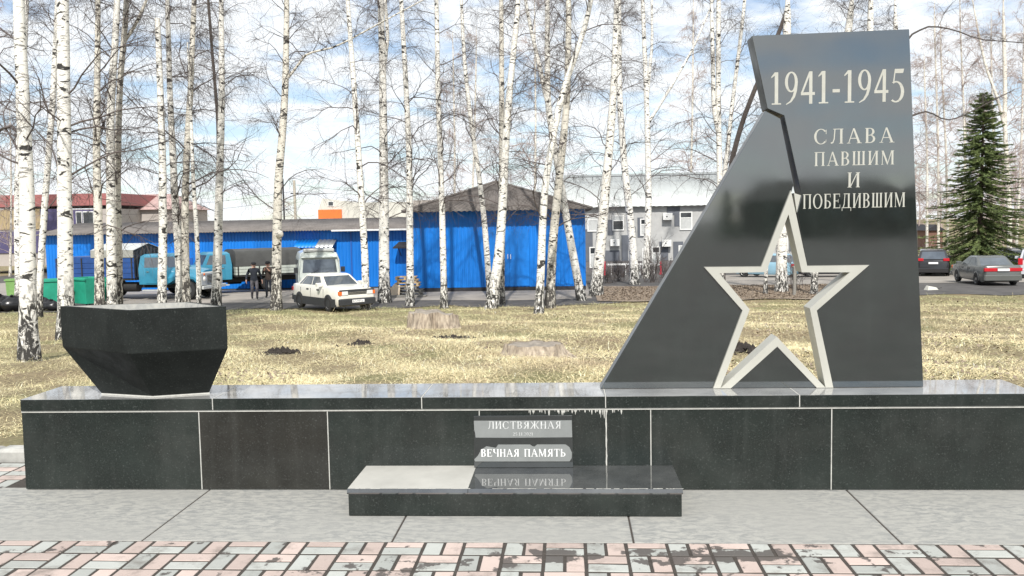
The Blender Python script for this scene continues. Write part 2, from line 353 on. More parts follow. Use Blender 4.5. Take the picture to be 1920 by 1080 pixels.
    G['Т'] = (stem(.32, top=False)+[rect(.02, .77, 1-t, 1), rect(.02, .055, .76, 1), rect(.735, .77, .76, 1)], .84)
    G['Я'] = (stem(.5)+arc(.42, .73, .32, .27, 90, 270)+[rect(.42, .52, 1-t, 1), rect(.36, .52, .46, .46+t), [(.3, .48), (.44, .48), (.18, 0), (.02, 0)], rect(-.03, .14, 0, .036)], .8)
    G['Ж'] = (stem(.5)+[[(.04, 1), (.14, 1), (.5, .5), (.43, .47)], [(1.11, 1), (1.01, 1), (.65, .5), (.72, .47)], [(.4, .53), (.5, .53), (.18, 0), (.02, 0)], [(.75, .53), (.65, .53), (.97, 0), (1.13, 0)], rect(-.03, .22, 0, .036), rect(.93, 1.18, 0, .036)], 1.24)
    G['Н'] = (stem(.06)+stem(.58)+[rect(.18, .6, .48, .48+t)], .88)
    G['К'] = (stem(.06)+[[(.18, .45), (.26, .45), (.66, 1), (.56, 1)], [(.26, .55), (.36, .6), (.78, 0), (.62, 0)]], .82)
    G['Ч'] = (stem(.58)+stem(.06, bot=False)[1:]+[rect(.06, .2, .66, 1)]+arc(.4, .68, .34, .24, 180, 285), .88)
    return G
GLYPHS = lettering()
def text_mesh(txt, x0, x1, z0, z1, y, relief=.0015, sp=0.):
    """letters fitted into the rectangle x0..x1, z0..z1 on a wall plane that faces -Y at depth y"""
    adv = 0; items = []
    for ch in txt:
        g, w = GLYPHS[ch]; items.append((g, adv)); adv += w+sp
    sx = (x1-x0)/(adv-sp); sz = z1-z0; mb = MB(); k = 0
    for g, a in items:
        for q in g:
            k += 1; yy = y-relief-(k % 9)*.00012
            mb.prism([(x0+(a+px)*sx, z0+pz*sz) for px, pz in q], yy, y+.002)
    return mb
# ================================================================ ground sheets
Yp = 5.2185; ZC = .568; YB = 5.663        # plinth front plane, cap top, cap rear edge
Ye = 4.3495                                # slab / paver edge
XL = on_y(40, 768, Yp)[0]; XR = on_z(1924, 737, ZC)[0]+.07
def ground_mat():
    m = mat('dry_spring_turf', (.40, .32, .16), .95, scale=1.2, var=.2)
    t, b = nodes(m); g = N(t, 'ShaderNodeNewGeometry')
    def noise(s, d=5, r=.6):
        n = N(t, 'ShaderNodeTexNoise'); n.inputs['Scale'].default_value = s; n.inputs['Detail'].default_value = d; n.inputs['Roughness'].default_value = r; t.links.new(g.outputs['Position'], n.inputs['Vector']); return n.outputs['Fac']
    def ramp(x, *els):
        r = N(t, 'ShaderNodeValToRGB'); e = r.color_ramp.elements
        e[0].position, e[0].color = els[0][0], (*els[0][1], 1); e[1].position, e[1].color = els[-1][0], (*els[-1][1], 1)
        for p, c in els[1:-1]:
            q = e.new(p); q.color = (*c, 1)
        t.links.new(x, r.inputs[0]); return r.outputs[0]
    base = ramp(noise(26, 9, .75), (.3, (.05, .036, .02)), (.46, (.19, .145, .08)), (.62, (.36, .30, .165)), (.8, (.5, .44, .27)))
    green = ramp(noise(22, 9, .75), (.3, (.045, .045, .02)), (.48, (.16, .16, .06)), (.7, (.33, .32, .13)))
    k = N(t, 'ShaderNodeMix', data_type='RGBA'); t.links.new(ramp(noise(.35, 3), (.46, (0, 0, 0)), (.6, (.75, .75, .75))), k.inputs[0]); t.links.new(base, k.inputs[6]); t.links.new(green, k.inputs[7])
    lit = ramp(noise(22, 6, .75), (.3, (.10, .065, .04)), (.5, (.26, .18, .11)), (.7, (.4, .3, .2)))
    k2 = N(t, 'ShaderNodeMix', data_type='RGBA'); t.links.new(ramp(noise(.55, 6, .7), (.55, (0, 0, 0)), (.66, (.8, .8, .8))), k2.inputs[0]); t.links.new(k.outputs[2], k2.inputs[6]); t.links.new(lit, k2.inputs[7])
    t.links.new(k2.outputs[2], b.inputs['Base Color'])
    bm = N(t, 'ShaderNodeBump'); bm.inputs['Strength'].default_value = .9; bm.inputs['Distance'].default_value = .05; t.links.new(noise(14, 8, .75), bm.inputs['Height']); t.links.new(bm.outputs[0], b.inputs['Normal'])
    return m
M['turf'] = ground_mat()
M['asphalt'] = mat('old_asphalt', (.075, .07, .066), .9, var=.35, scale=1.2, bump=.3, detail=8)
M['yard'] = mat('dusty_concrete_yard', (.27, .245, .215), .95, var=.22, scale=.9, bump=.2, detail=8)
M['litter'] = mat('brown_leaf_litter', (.12, .09, .065), .95, scale=5, col2=(.33, .265, .2), bump=.8, detail=9)
M['soil'] = mat('black_soil', (.03, .024, .02), .95, var=.4, scale=18, bump=1.)
def bumpy(X, Y):
    return .035*math.sin(X*1.3+Y*.7)+.03*math.sin(X*.6-Y*1.1+2)+.02*math.sin(2.9*X+1.7*Y)
ys = [-400, -120, -40, -10, 0, 4, 5.9]+list(np.arange(6.5, 36, .75))+[36, 37, 40, 44, 50, 60, 75, 90, 130, 200, 400, 900]
xs = [-900, -300, -120, -60, -40]+list(np.arange(-30, 30.1, 1.))+[40, 60, 120, 300, 900]
V = []; Fc = []
for j, y in enumerate(ys):
    for x in xs: V.append((x, y, terrain(y)+(bumpy(x, y) if 6.6 < y < 35.5 else 0)))
nx = len(xs)
for j in range(len(ys)-1):
    for i in range(nx-1): Fc.append((j*nx+i, j*nx+i+1, (j+1)*nx+i+1, (j+1)*nx+i))
tag(mesh_obj('ground', V, Fc, M['turf'], smooth=True), kind='structure')
def sheet(name, pts, mat_, dz, kind='structure', sub=14):
    """strip following the terrain between a front and a rear polyline given as (X, Yfront, Yrear)"""
    V = []; Fc = []
    for x, y0, y1 in pts:
        for k in range(sub+1):
            y = y0+(y1-y0)*k/sub; V.append((x, y, terrain(y)+dz))
    for i in range(len(pts)-1):
        for k in range(sub): Fc.append((i*(sub+1)+k, (i+1)*(sub+1)+k, (i+1)*(sub+1)+k+1, i*(sub+1)+k+1))
    return tag(mesh_obj(name, V, Fc, mat_, smooth=True), kind=kind)
def edge_y(x): return 36.2+.5*math.sin(x*.9)+.35*math.sin(x*2.3+1)+(2.6 if x > 1.5 else 0)*min(1, max(0, (x-1.5)/2))
XX = list(np.arange(-60, 70.1, 1.))
sheet('road', [(x, edge_y(x), 96) for x in XX], M['asphalt'], .02, sub=30)
sheet('yard_pavement', [(x, 39.2+.3*math.sin(x*.7), 70) for x in np.arange(-45, 1.6, 1.)], M['yard'], .03, sub=24)
sheet('road_dust', [(x, 46.5+.3*math.sin(x*.5), 62) for x in np.arange(8, 70, 1.)], M['yard'], .032, sub=14)
lit = ground(1180, 545)
sheet('leaf_litter_bed', [(x, 37.6+.3*math.sin(x*1.7), 47.5+.6*math.sin(x*1.1)-max(0, (x-8)*.55)) for x in np.arange(1.2, 14.1, .5)], M['litter'], .05, sub=12)
V = [(-120, -400, -.03), (120, -400, -.03), (120, 3.4, -.03), (-120, 3.4, -.03)]
tag(mesh_obj('unseen_dark_forecourt', V, [(0, 1, 2, 3)], M['asphalt']), kind='structure')  # unseen ground behind the camera, added dark so the stele mirrors less light

# ---------------------------------------------------------------- pavers
V = [(-9, 3.37, -.003), (9, 3.37, -.003), (9, 5.86, -.003), (-9, 5.86, -.003)]
paving = tag(mesh_obj('paving', V, [(0, 1, 2, 3)], M['joint']), kind='structure')
X0 = -.9373; ROW0 = 4.179
g = .0085
def paver_mesh(name, w, d, mt, seed):
    r = random.Random(seed); b = .0025
    mb = MB(); mb.cbox(g, w-g, g, d-g, -.05, 0, b)
    for i in range(4): # slightly uneven corners
        x, y, z = mb.v[8+i]; mb.v[8+i] = (x+r.uniform(-.003, .003), y+r.uniform(-.003, .003), z-r.uniform(0, .001))
    me = bpy.data.meshes.new(name); me.from_pydata(mb.v, [], mb.f); me.materials.append(mt); return me
PM = {}
for c, mt in (('p', M['paver_pink']), ('g', M['paver_grey'])):
    for k in range(4):
        PM[c, 'h', k] = paver_mesh('paver', .2, .1, mt, k); PM[c, 'v', k] = paver_mesh('paver', .1, .2, mt, 9+k)
        PM[c, 'hs', k] = paver_mesh('paver', .2, .078, mt, 20+k); PM[c, 'vs', k] = paver_mesh('paver', .1, .17, mt, 30+k)
rest_p, rest_g = MB(), MB()
n_pav = 0
def put_paver(col, kind, x, y, single):
    global n_pav
    if single:
        o = bpy.data.objects.new('paver', PM[col, kind, random.randrange(4)]); C.objects.link(o); o.parent = paving
        o.location = (x, y, random.uniform(-.0005, .0015)); o.rotation_euler = (random.gauss(0, .003), random.gauss(0, .003), random.gauss(0, .008)); n_pav += 1
    else:
        w, d = {'h': (.2, .1), 'v': (.1, .2)}[kind]
        (rest_p if col == 'p' else rest_g).cbox(x+g, x+w-g, y+g, y+d-g, -.05, random.uniform(-.0005, .001), .0025)
def block(ix, row, single):
    """0.2 m basket-weave block, row -1 is the cut row under the slab edge"""
    x = X0+.2*ix; top = ROW0-.2*row; hor = (ix+row) % 2 == 1 if row >= 0 else ix % 2 == 0
    y = top-.2
    if row == -1:
        y = ROW0
        if hor: put_paver('g', 'h', x, y, single); put_paver('p', 'hs', x, y+.1-.003, single) if single else put_paver('p', 'h', x, y+.07, single)
        else: put_paver('g', 'vs', x, y, single); put_paver('p', 'vs', x+.1, y, single)
        return
    if hor: put_paver('g', 'h', x, y, single); put_paver('p', 'h', x, y+.1, single)
    else: put_paver('g', 'v', x, y, single); put_paver('p', 'v', x+.1, y, single)
for row in range(-1, 4):
    for ix in range(-40, 42):
        x = X0+.2*ix
        if row == -1:
            if -3.3 < x < 2.8: block(ix, row, True)
        else: block(ix, row, row <= 2 and -2.9 < x < 2.4)
for ix in range(-40, -8):                 # the paved strip left of the plinth
    x = X0+.2*ix
    if x+.2 > XL-.02: continue
    for r in range(3):
        y = 5.24+.2*r; single = x > -4.4
        if (ix+r) % 2: put_paver('p', 'h', x, y, single); put_paver('g', 'h', x, y+.1, single)
        else: put_paver('p', 'v', x, y, single); put_paver('g', 'v', x+.1, y, single)
for mb, mt in ((rest_p, M['paver_pink']), (rest_g, M['paver_grey'])):
    if mb.v: tag(mb.build('paver_field', mt, paving), kind='stuff')
# ---------------------------------------------------------------- concrete slabs and kerb
apron = empty('slab_apron'); tag(apron, kind='structure')
jx = [on_z(*p, 0) for p in ((270, 1011), (724, 1015), (1189, 1018), (1690, 1018))]
jb = [on_z(*p, 0) for p in ((390, 920), (775, 960), (1176, 960), (1590, 921))]
xe = [XL-.55]+[p[0] for p in jx]+[XR+.6]
xs_ = [XL-.55]+[(a[0]+b[0])/2 for a, b in zip(jx, jb)]+[XR+.6]
for i in range(5):
    a, b = xs_[i]+.004, xs_[i+1]-.004
    yb = Yp+.05
    mb = MB(); mb.cbox(a, b, Ye+.003, yb, -.06, 0., .004); mb.build('slab', M['slab'], apron)
mb = MB(); mb.box(XL-.55, XR+.6, Ye+.01, Yp+.06, -.08, -.008); mb.build('slab_bed', M['joint'], apron)
kerb = empty('kerb'); tag(kerb, kind='structure')
for i in range(20):
    a = -10+i*1.0
    mb = MB(); mb.cbox(a+.004, a+.996, 5.87, 6.02, -.15, .085+.004*math.sin(i*2.1), .02); mb.build('kerb_stone', M['kerb'], kerb)

# ================================================================ plinth
pl = empty('memorial_plinth', (0, 0, 0), label='long low plinth of dark polished granite slabs with pale joints', cat='plinth')
mb = MB(); mb.box(XL+.012, XR-.032, Yp+.012, YB-.02, 0, ZC-.05); mb.build('mortar_core', M['mortar'], pl)
for _x in [on_y(p, 840, Yp)[0] for p in (375.5, 616, 900, 1137, 1220.5, 1559)]:
    mb = MB(); mb.box(_x-.0028, _x+.0028, Yp-.0008, Yp+.02, .004, ZC-.085); mb.build('mortar_joint', M['mortar'], pl)
ZJ = ZC-.071                               # underside of the cap
cuts = [XL]+[on_y(p, 840, Yp)[0] for p in (375.5, 616, 900, 1137, 1220.5, 1559)]+[XR-.02]
gj = [.0035, .0035, .003, .005, .0035, .0035]
for i in range(len(cuts)-1):
    a = cuts[i]+(gj[i-1] if i else 0); b = cuts[i+1]-(gj[i] if i < len(gj) else 0)
    mb = MB(); mb.box(a, b, Yp, Yp+.03, .006, ZJ-.012); mb.build('front_slab', M['panel_brown'] if i == 1 else M['panel'], pl, bevel=.002)
for x0, x1 in ((XL, XL+.03), (XR-.05, XR-.02)):
    mb = MB(); mb.box(x0, x1, Yp+.033, YB-.03, .006, ZJ-.012); mb.build('end_slab', M['panel'], pl, bevel=.002)
mb = MB(); mb.box(XL+.001, XR-.021, Yp-.004, Yp+.025, ZJ-.012, ZJ-.0005); mb.build('mortar_bed', M['mortar'], pl)
XCL = on_z(36, 750, ZC)[0]
cc = [XCL]+[on_y(p, 748, Yp-.02)[0] for p in (397, 790, 1135.5, 1500)]+[XR]
for i in range(5):
    a, b = cc[i]+(.0025 if i else 0), cc[i+1]-(.0025 if i < 4 else 0)
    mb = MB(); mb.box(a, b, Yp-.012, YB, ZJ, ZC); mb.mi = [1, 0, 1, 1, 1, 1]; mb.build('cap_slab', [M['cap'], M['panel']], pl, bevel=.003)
for i in range(1, 5):
    mb = MB(); mb.box(cc[i]-.0026, cc[i]+.0026, Yp-.0125, YB-.004, ZJ+.002, ZC-.0005); mb.build('cap_joint', M['mortar'], pl)
# lime drips under the cap joint
mb = MB(); r = random.Random(4)
for i in range(54):
    px = r.uniform(985, 1138) if r.random() < .65 else r.gauss(1070, 40)
    h = abs(r.gauss(0, .018))+.006; w = r.uniform(.002, .006); x = on_y(px, 770, Yp)[0]; z = ZJ-.012; yy = Yp-.0012-.0001*(i % 8)
    mb.prism([(x-w, z+.004), (x+w, z+.004), (x+w*.7, z-h*.5), (x+.0008, z-h), (x-.0008, z-h), (x-w*.7, z-h*.5)], yy, Yp+.001)
x = on_y(1136.5, 800, Yp)[0]
pts = [(x-.005, ZJ), (x+.005, ZJ)]+[(x+.0035+.002*math.sin(i*2.3), ZJ-.45*i/14) for i in range(1, 14)]+[(x-.003+.002*math.sin(i*1.7), ZJ-.45*i/14) for i in range(13, 0, -1)]
mb.prism(pts, Yp-.003, Yp+.001)
tag(mb.build('lime_drips', M['mortar'], pl), kind='stuff')

# ================================================================ step in front of the plinth
ZS = .145
fl = on_z(652, 968, 0); fr = on_z(1281, 970, 0)
Ysf = (fl[1]+fr[1])/2; XS0, XS1 = fl[0], fr[0]
ZS = on_y(965, 918, Ysf)[2]
st = empty('offering_step', label='low dark granite step at the foot of the plinth', cat='step')
mb = MB(); mb.box(XS0+.02, XS1-.02, Ysf+.02, Yp-.002, .001, ZS-.026); mb.build('step_core', M['mortar'], st)
mb = MB(); mb.box(XS0+.006, XS1-.006, Ysf+.004, Ysf+.03, .002, ZS-.028); mb.build('front_slab', M['panel'], st, bevel=.003)
for a, b in ((XS0+.006, XS0+.03), (XS1-.03, XS1-.006)):
    mb = MB(); mb.box(a, b, Ysf+.033, Yp-.004, .002, ZS-.028); mb.build('end_slab', M['panel'], st, bevel=.002)
xm = on_z(877, 918, ZS)[0]
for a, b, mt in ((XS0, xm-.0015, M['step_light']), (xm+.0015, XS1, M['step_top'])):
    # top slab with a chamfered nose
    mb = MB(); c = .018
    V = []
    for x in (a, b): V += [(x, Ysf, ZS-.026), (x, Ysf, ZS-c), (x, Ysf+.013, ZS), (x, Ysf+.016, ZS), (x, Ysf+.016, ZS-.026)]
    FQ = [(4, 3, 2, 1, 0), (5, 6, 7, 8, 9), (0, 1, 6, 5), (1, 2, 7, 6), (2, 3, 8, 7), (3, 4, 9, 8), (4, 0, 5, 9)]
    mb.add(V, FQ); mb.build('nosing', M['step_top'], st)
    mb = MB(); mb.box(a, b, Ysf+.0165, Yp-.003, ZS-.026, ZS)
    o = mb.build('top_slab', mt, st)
    if mt is M['step_light']: o['label'] = 'pale left top slab of the step'
mb = MB(); r = random.Random(2)
for i in range(60):
    x = r.uniform(XS0+.8, XS1-.02) if i % 3 else r.uniform(XS0+.02, XS1-.02); w = r.uniform(.008, .03); mb.box(x-w, x+w, Ysf+.012, Ysf+.012+r.uniform(.003, .008), ZS+.0002, ZS+.0006+.0002*(i % 7))
tag(mb.build('lime_crust', M['mortar'], st), kind='stuff')

# ================================================================ plaque leaning on the plinth
YQ0 = Yp-.052; YQ1 = Yp-.024                # bottom and top of its face
q = [on_y(889, 876, YQ0), on_y(1075, 874.5, YQ0), on_y(1073, 780, YQ1), on_y(888, 780, YQ1)]
X0q, X1q = (q[0][0]+q[3][0])/2, (q[1][0]+q[2][0])/2; H = math.hypot(q[3][2]-ZS, YQ1-YQ0)
plq = empty('memorial_plaque', (X0q, YQ0, ZS+.001), label='small mirror-dark plaque with Cyrillic words leaning on the plinth', cat='plaque')
plq.rotation_euler.x = -math.atan2(YQ1-YQ0, q[3][2]-ZS)
Wq = X1q-X0q
mb = MB(); mb.box(0, Wq, 0, .018, 0, H); mb.build('plaque_slab', M['plaque'], plq, bevel=.002)
fx = lambda px: (px-888.5)/185*Wq
fz = lambda py: (875.5-py)/95.5*H
def ragged(pts, yy, name):
    mb = MB(); mb.prism([(fx(a), fz(b)) for a, b in pts], yy, .001); mb.build(name, M['film'], plq)
ragged([(889, 789), (1072, 789), (1072.5, 820), (960, 820.5), (892, 820), (891, 811), (889.5, 806)], -.0007, 'film_strip')
ragged([(890, 864), (889, 860), (896, 853), (900, 846), (901, 842), (907, 839.5), (912, 836), (930, 839), (934, 833), (994, 833), (998, 836), (1002, 837), (1007, 833), (1060, 833), (1067, 838), (1071.5, 848), (1071, 858), (1067, 864)], -.0007, 'film_strip')
text_mesh('ЛИСТВЯЖНАЯ', fx(916), fx(1053), fz(804), fz(790.5), -.0012, .0006, .06).build('lettering', M['letter_worn'], plq)
text_mesh('25.11.2021', fx(962), fx(1000), fz(816.5), fz(811), -.0012, .0005, .05).build('date_lettering', M['letter_worn'], plq)
text_mesh('ВЕЧНАЯ', fx(902), fx(974), fz(855), fz(841.5), -.0012, .0006, .06).build('lettering', M['letter_white'], plq)
text_mesh('ПАМЯТЬ', fx(983), fx(1061), fz(855), fz(841.5), -.0012, .0006, .06).build('lettering', M['letter_white'], plq)

# ================================================================ bowl
bw = empty('granite_bowl', on_z(285, 742, ZC), label='angular black granite bowl standing on the left end of the plinth', cat='bowl')
o0 = np.array(bw.location)
z_top = on_y(238, 582, 4.99)[2]
top = [on_z(112, 574, z_top), on_z(238, 582, z_top), on_z(424.5, 574.5, z_top), on_z(356, 566, z_top)]
z_mid = on_y(243, 646, top[1][1])[2]
b0 = [on_z(190, 737.5, ZC+.008), on_z(285, 743, ZC+.008), on_z(393, 736, ZC+.008)]; b0.append(b0[0]+b0[2]-b0[1])
cen = sum(top)/4
mid = [np.array([p[0], p[1], z_mid]) for p in top]
low = [m_*.93+b_*.07 for m_, b_ in zip(mid, b0)]
for l in low: l[2] = z_mid-.05
low = [np.array([m_[0]*.985+b_[0]*.015, m_[1]*.985+b_[1]*.015, z_mid-.055]) for m_, b_ in zip(mid, b0)]
def ringpts(s, dz):
    return [np.array([cen[0]+(p[0]-cen[0])*s, cen[1]+(p[1]-cen[1])*s, p[2]+dz]) for p in top]
rings = [b0, low, mid, top]
mb = MB(); V = []
for rg in rings: V += [p-o0 for p in rg]
Fq = [(3, 2, 1, 0)]
for k in range(3):
    for i in range(4):
        a_, b_, c_, d_ = k*4+i, k*4+(i+1) % 4, (k+1)*4+(i+1) % 4, (k+1)*4+i
        if k == 0: Fq += [(a_, b_, d_), (b_, c_, d_)]
        else: Fq.append((a_, b_, c_, d_))
mb.add(V, Fq); mb.add([p-o0 for p in top]+[p-o0 for p in ringpts(.9, 0)], [(i, (i+1) % 4, 4+(i+1) % 4, 4+i) for i in range(4)])
mb.build('bowl_body', M['bowl'], bw, bevel=.004)
mb = MB(); mb.add([p-o0 for p in ringpts(.9, 0)]+[p-o0 for p in ringpts(.86, -.03)], [(i, (i+1) % 4, 4+(i+1) % 4, 4+i) for i in range(4)]+[(4, 5, 6, 7)]); mb.build('bowl_fill', M['slab'], bw)
mb = MB(); mb.add([p-o0+np.array([0, 0, -.0075]) for p in b0]+[p-o0+np.array([0, 0, .002]) for p in b0], [(0, 1, 2, 3), (0, 1, 5, 4), (1, 2, 6, 5), (2, 3, 7, 6), (3, 0, 4, 7)]); mb.build('mortar_bed', M['mortar'], bw)

# ================================================================ stele
Ys = on_z(1430, 728, ZC)[1]
TH = .15
P = lambda px, py, Y=None: (lambda q: (q[0], q[2]))(on_y(px, py, Ys if Y is None else Y))
stl = empty('memorial_stele', (0, 0, 0), label='tall jagged black granite stele with cut-out star and inscriptions', cat='memorial')
bot = ZC+.002
def B(px): return (P(px, 727)[0], bot)
O = dict(top=P(1482.5, 357), ul=P(1427, 500), lt=P(1320.5, 501), ll=P(1392, 582), bl=B(1337), br=B(1562), rl=P(1531, 582), rt=P(1629, 497), ur=P(1513, 498.5))
I = dict(top=P(1478, 402), ul=P(1436, 510), lt=P(1348, 512), ll=P(1405.5, 580), bl=B(1350.5), ca=P(1456, 631), br=B(1547.5), rl=P(1518, 578), rt=P(1593, 510.5), ur=P(1503, 510.5))
tri = [B(1370), B(1531), P(1457, 649.5)]
wing_back = .022
slab = [P(1410, 67), P(1705, 54.5), (P(1731.5, 725)[0], bot), O['br'], O['rl'], O['rt'], O['ur'], P(1504, 364), P(1490, 366), P(1468, 219), P(1437, 203)]
slab = [P(1410, 67), P(1705, 54.5), (P(1731.5, 725)[0], bot), O['br'], O['rl'], O['rt'], O['ur'], P(1494.5, 398), P(1503, 366), P(1495, 330), P(1470, 217), P(1438.5, 203.5)]
mb = MB(); mb.prism(slab, Ys, Ys+TH); mb.mi = [0, 0]+[1]*(len(mb.f)-2); mb.build('tall_slab', [M['stele'], M['edge_shaded']], stl, bevel=.003)
wing = [P(1125.5, 726), P(1435.5, 207), P(1464, 222), P(1489, 345), P(1484.5, 362), O['top'], O['ul'], O['lt'], O['ll'], O['bl']]
wing[0] = (wing[0][0], bot)
mb = MB(); mb.prism(wing, Ys+.012, Ys+TH-.02); mb.mi = [0, 0]+[1]*(len(mb.f)-2); mb.build('wing_slab', [M['stele'], M['edge']], stl, bevel=.004)
mb = MB(); mb.prism(tri, Ys+.004, Ys+TH-.02); mb.build('foot_slab', M['stele'], stl, bevel=.002)
# star frame: outer and inner outlines joined by a band, the inner walls run through the stone
so_ = [O['top'], O['ul'], O['lt'], O['ll'], O['bl']]; si_ = [I['top'], I['ul'], I['lt'], I['ll'], I['bl']]
mb = MB(); yf, yb_ = Ys-.006, Ys+TH-.012
def band(outer, inner):
    n = len(outer); V = []
    for a, b in zip(outer, inner): V += [(a[0], yf, a[1]), (b[0], yf, b[1]), (b[0], yb_, b[1]), (a[0], yb_, a[1])]
    Fq = []
    for i in range(n-1):
        p, q = i*4, (i+1)*4
        Fq += [(p, p+1, q+1, q), (p+1, p+2, q+2, q+1), (p+2, p+3, q+3, q+2), (p+3, p, q, q+3)]
    Fq += [(0, 3, 2, 1), ((n-1)*4, (n-1)*4+1, (n-1)*4+2, (n-1)*4+3)]
    mb.add(V, Fq)
band(so_, si_)
band([O['top'], O['ur'], O['rt'], O['rl'], O['br']], [I['top'], I['ur'], I['rt'], I['rl'], I['br']])
band([tri[0], tri[2], tri[1]], [I['bl'], I['ca'], I['br']])
mb.build('star_frame', M['silver'], stl)
mb = MB(); mb.prism([P(1489, 362), P(1502, 366), P(1494, 399)], Ys+.002, Ys+.08); mb.build('lit_gap_wedge', M['silver'], stl)  # pale wedge stands in for light showing in the gap
def line(txt, x0, x1, yb0, yt0, nm='lettering', sp=.08, mt='letter'):
    xm_ = (x0+x1)/2
    a = P(x0, yb0); b = P(x1, yb0); z0 = P(x0, yb0)[1]; z1 = P(x0, yt0)[1]
    text_mesh(txt, a[0], b[0], z0, z1, Ys, .0012, sp).build(nm, M[mt], stl)
line('1941-1945', 1445, 1698, 196.5, 136, sp=.06)
line('СЛАВА', 1526, 1678, 270.5, 242.5, sp=.16)
line('ПАВШИМ', 1527, 1679, 311.5, 285.5, sp=.1)
line('И', 1589, 1615, 351.5, 323.5)
line('ПОБЕДИВШИМ', 1505.5, 1699, 391.5, 364.5, sp=.07)
# ================================================================ birches
def bark_mat(name, white=(.86, .845, .80), dark=(.035, .033, .03), amount=.5, base_dark=1.6):
    m = bpy.data.materials.new(name); m.use_nodes = True; t, b = nodes(m); tc = N(t, 'ShaderNodeTexCoord'); oi = N(t, 'ShaderNodeObjectInfo')
    off = N(t, 'ShaderNodeCombineXYZ'); t.links.new(math_node(t, 'MULTIPLY', oi.outputs['Random'], 37.), off.inputs[0]); t.links.new(math_node(t, 'MULTIPLY', oi.outputs['Random'], 91.), off.inputs[2])
    va = N(t, 'ShaderNodeVectorMath', operation='ADD'); t.links.new(tc.outputs['Object'], va.inputs[0]); t.links.new(off.outputs[0], va.inputs[1])
    def noise(st, sc, d=4, r=.6, dist=0.):
        mp = N(t, 'ShaderNodeMapping'); mp.inputs['Scale'].default_value = st; t.links.new(va.outputs[0], mp.inputs[0])
        n = N(t, 'ShaderNodeTexNoise'); n.inputs['Scale'].default_value = sc; n.inputs['Detail'].default_value = d; n.inputs['Roughness'].default_value = r; n.inputs['Distortion'].default_value = dist; t.links.new(mp.outputs[0], n.inputs['Vector']); return n.outputs['Fac']
    def ramp(x, p0, p1):
        r = N(t, 'ShaderNodeValToRGB'); r.color_ramp.elements[0].position = p0; r.color_ramp.elements[1].position = p1; t.links.new(x, r.inputs[0]); return r.outputs[0]
    # fine horizontal lenticels, larger brow-shaped scars, fissures low on the stem
    le = ramp(noise((3.2, 3.2, 16), 1.6, 4, .65, .4), .575, .64)
    sc = ramp(noise((2.6, 2.6, 5.2), 1.15, 3, .55, 1.2), .585-.06*(amount-.5), .62-.06*(amount-.5))
    fi = noise((7, 7, 2.6), 1.7, 6, .7, .8)
    sx = N(t, 'ShaderNodeSeparateXYZ'); t.links.new(tc.outputs['Object'], sx.inputs[0])
    low = math_node(t, 'SUBTRACT', 1., math_node(t, 'DIVIDE', sx.outputs[2], base_dark), clamp=True)
    fis = math_node(t, 'MULTIPLY', ramp(math_node(t, 'ADD', fi, math_node(t, 'MULTIPLY', low, .12)), .53, .60), math_node(t, 'MULTIPLY', low, 2.2, clamp=True))
    d = math_node(t, 'MAXIMUM', math_node(t, 'MAXIMUM', math_node(t, 'MULTIPLY', le, .75), sc), fis)
    wn = N(t, 'ShaderNodeMix', data_type='RGBA'); t.links.new(noise((1, 1, 1.2), 2.5, 4), wn.inputs[0]); wn.inputs[6].default_value = (white[0]*.78, white[1]*.76, white[2]*.72, 1); wn.inputs[7].default_value = (*white, 1)
    k = N(t, 'ShaderNodeMix', data_type='RGBA'); t.links.new(d, k.inputs[0]); t.links.new(wn.outputs[2], k.inputs[6]); k.inputs[7].default_value = (*dark, 1)
    t.links.new(k.outputs[2], b.inputs['Base Color']); b.inputs['Roughness'].default_value = .8
    bm = N(t, 'ShaderNodeBump'); bm.inputs['Strength'].default_value = .6; bm.inputs['Distance'].default_value = .02; bm.invert = True; t.links.new(d, bm.inputs['Height']); t.links.new(bm.outputs[0], b.inputs['Normal'])
    return m
M['bark'] = bark_mat('white_birch_bark')
M['bark_rough'] = bark_mat('rough_birch_bark', (.74, .71, .64), (.05, .045, .04), .7, 2.6)
M['bark_dark'] = mat('dark_branch_bark', (.075, .062, .055), .9, var=.35, scale=14, bump=.5)
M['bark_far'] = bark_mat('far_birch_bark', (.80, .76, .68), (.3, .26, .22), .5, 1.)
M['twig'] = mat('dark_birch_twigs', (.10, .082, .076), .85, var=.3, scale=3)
M['twig_far'] = mat('reddish_sun_paled_twigs', (.40, .32, .29), .9, var=.2, scale=1.5)  # lightened so the colour itself carries sunlight on the far crowns
def grow(P0, Dir, L, k, droop, wob, rg):
    """P0 (n,3), Dir (n,3) unit, L (n,), returns polylines (n,k,3)"""
    n = len(P0); out = np.empty((n, k, 3)); out[:, 0] = P0; d = Dir.copy()
    for i in range(1, k):
        d = d+rg.normal(0, wob, (n, 3)); d[:, 2] -= droop; d /= np.linalg.norm(d, axis=1, keepdims=True)
        out[:, i] = out[:, i-1]+d*(L/(k-1))[:, None]
    return out
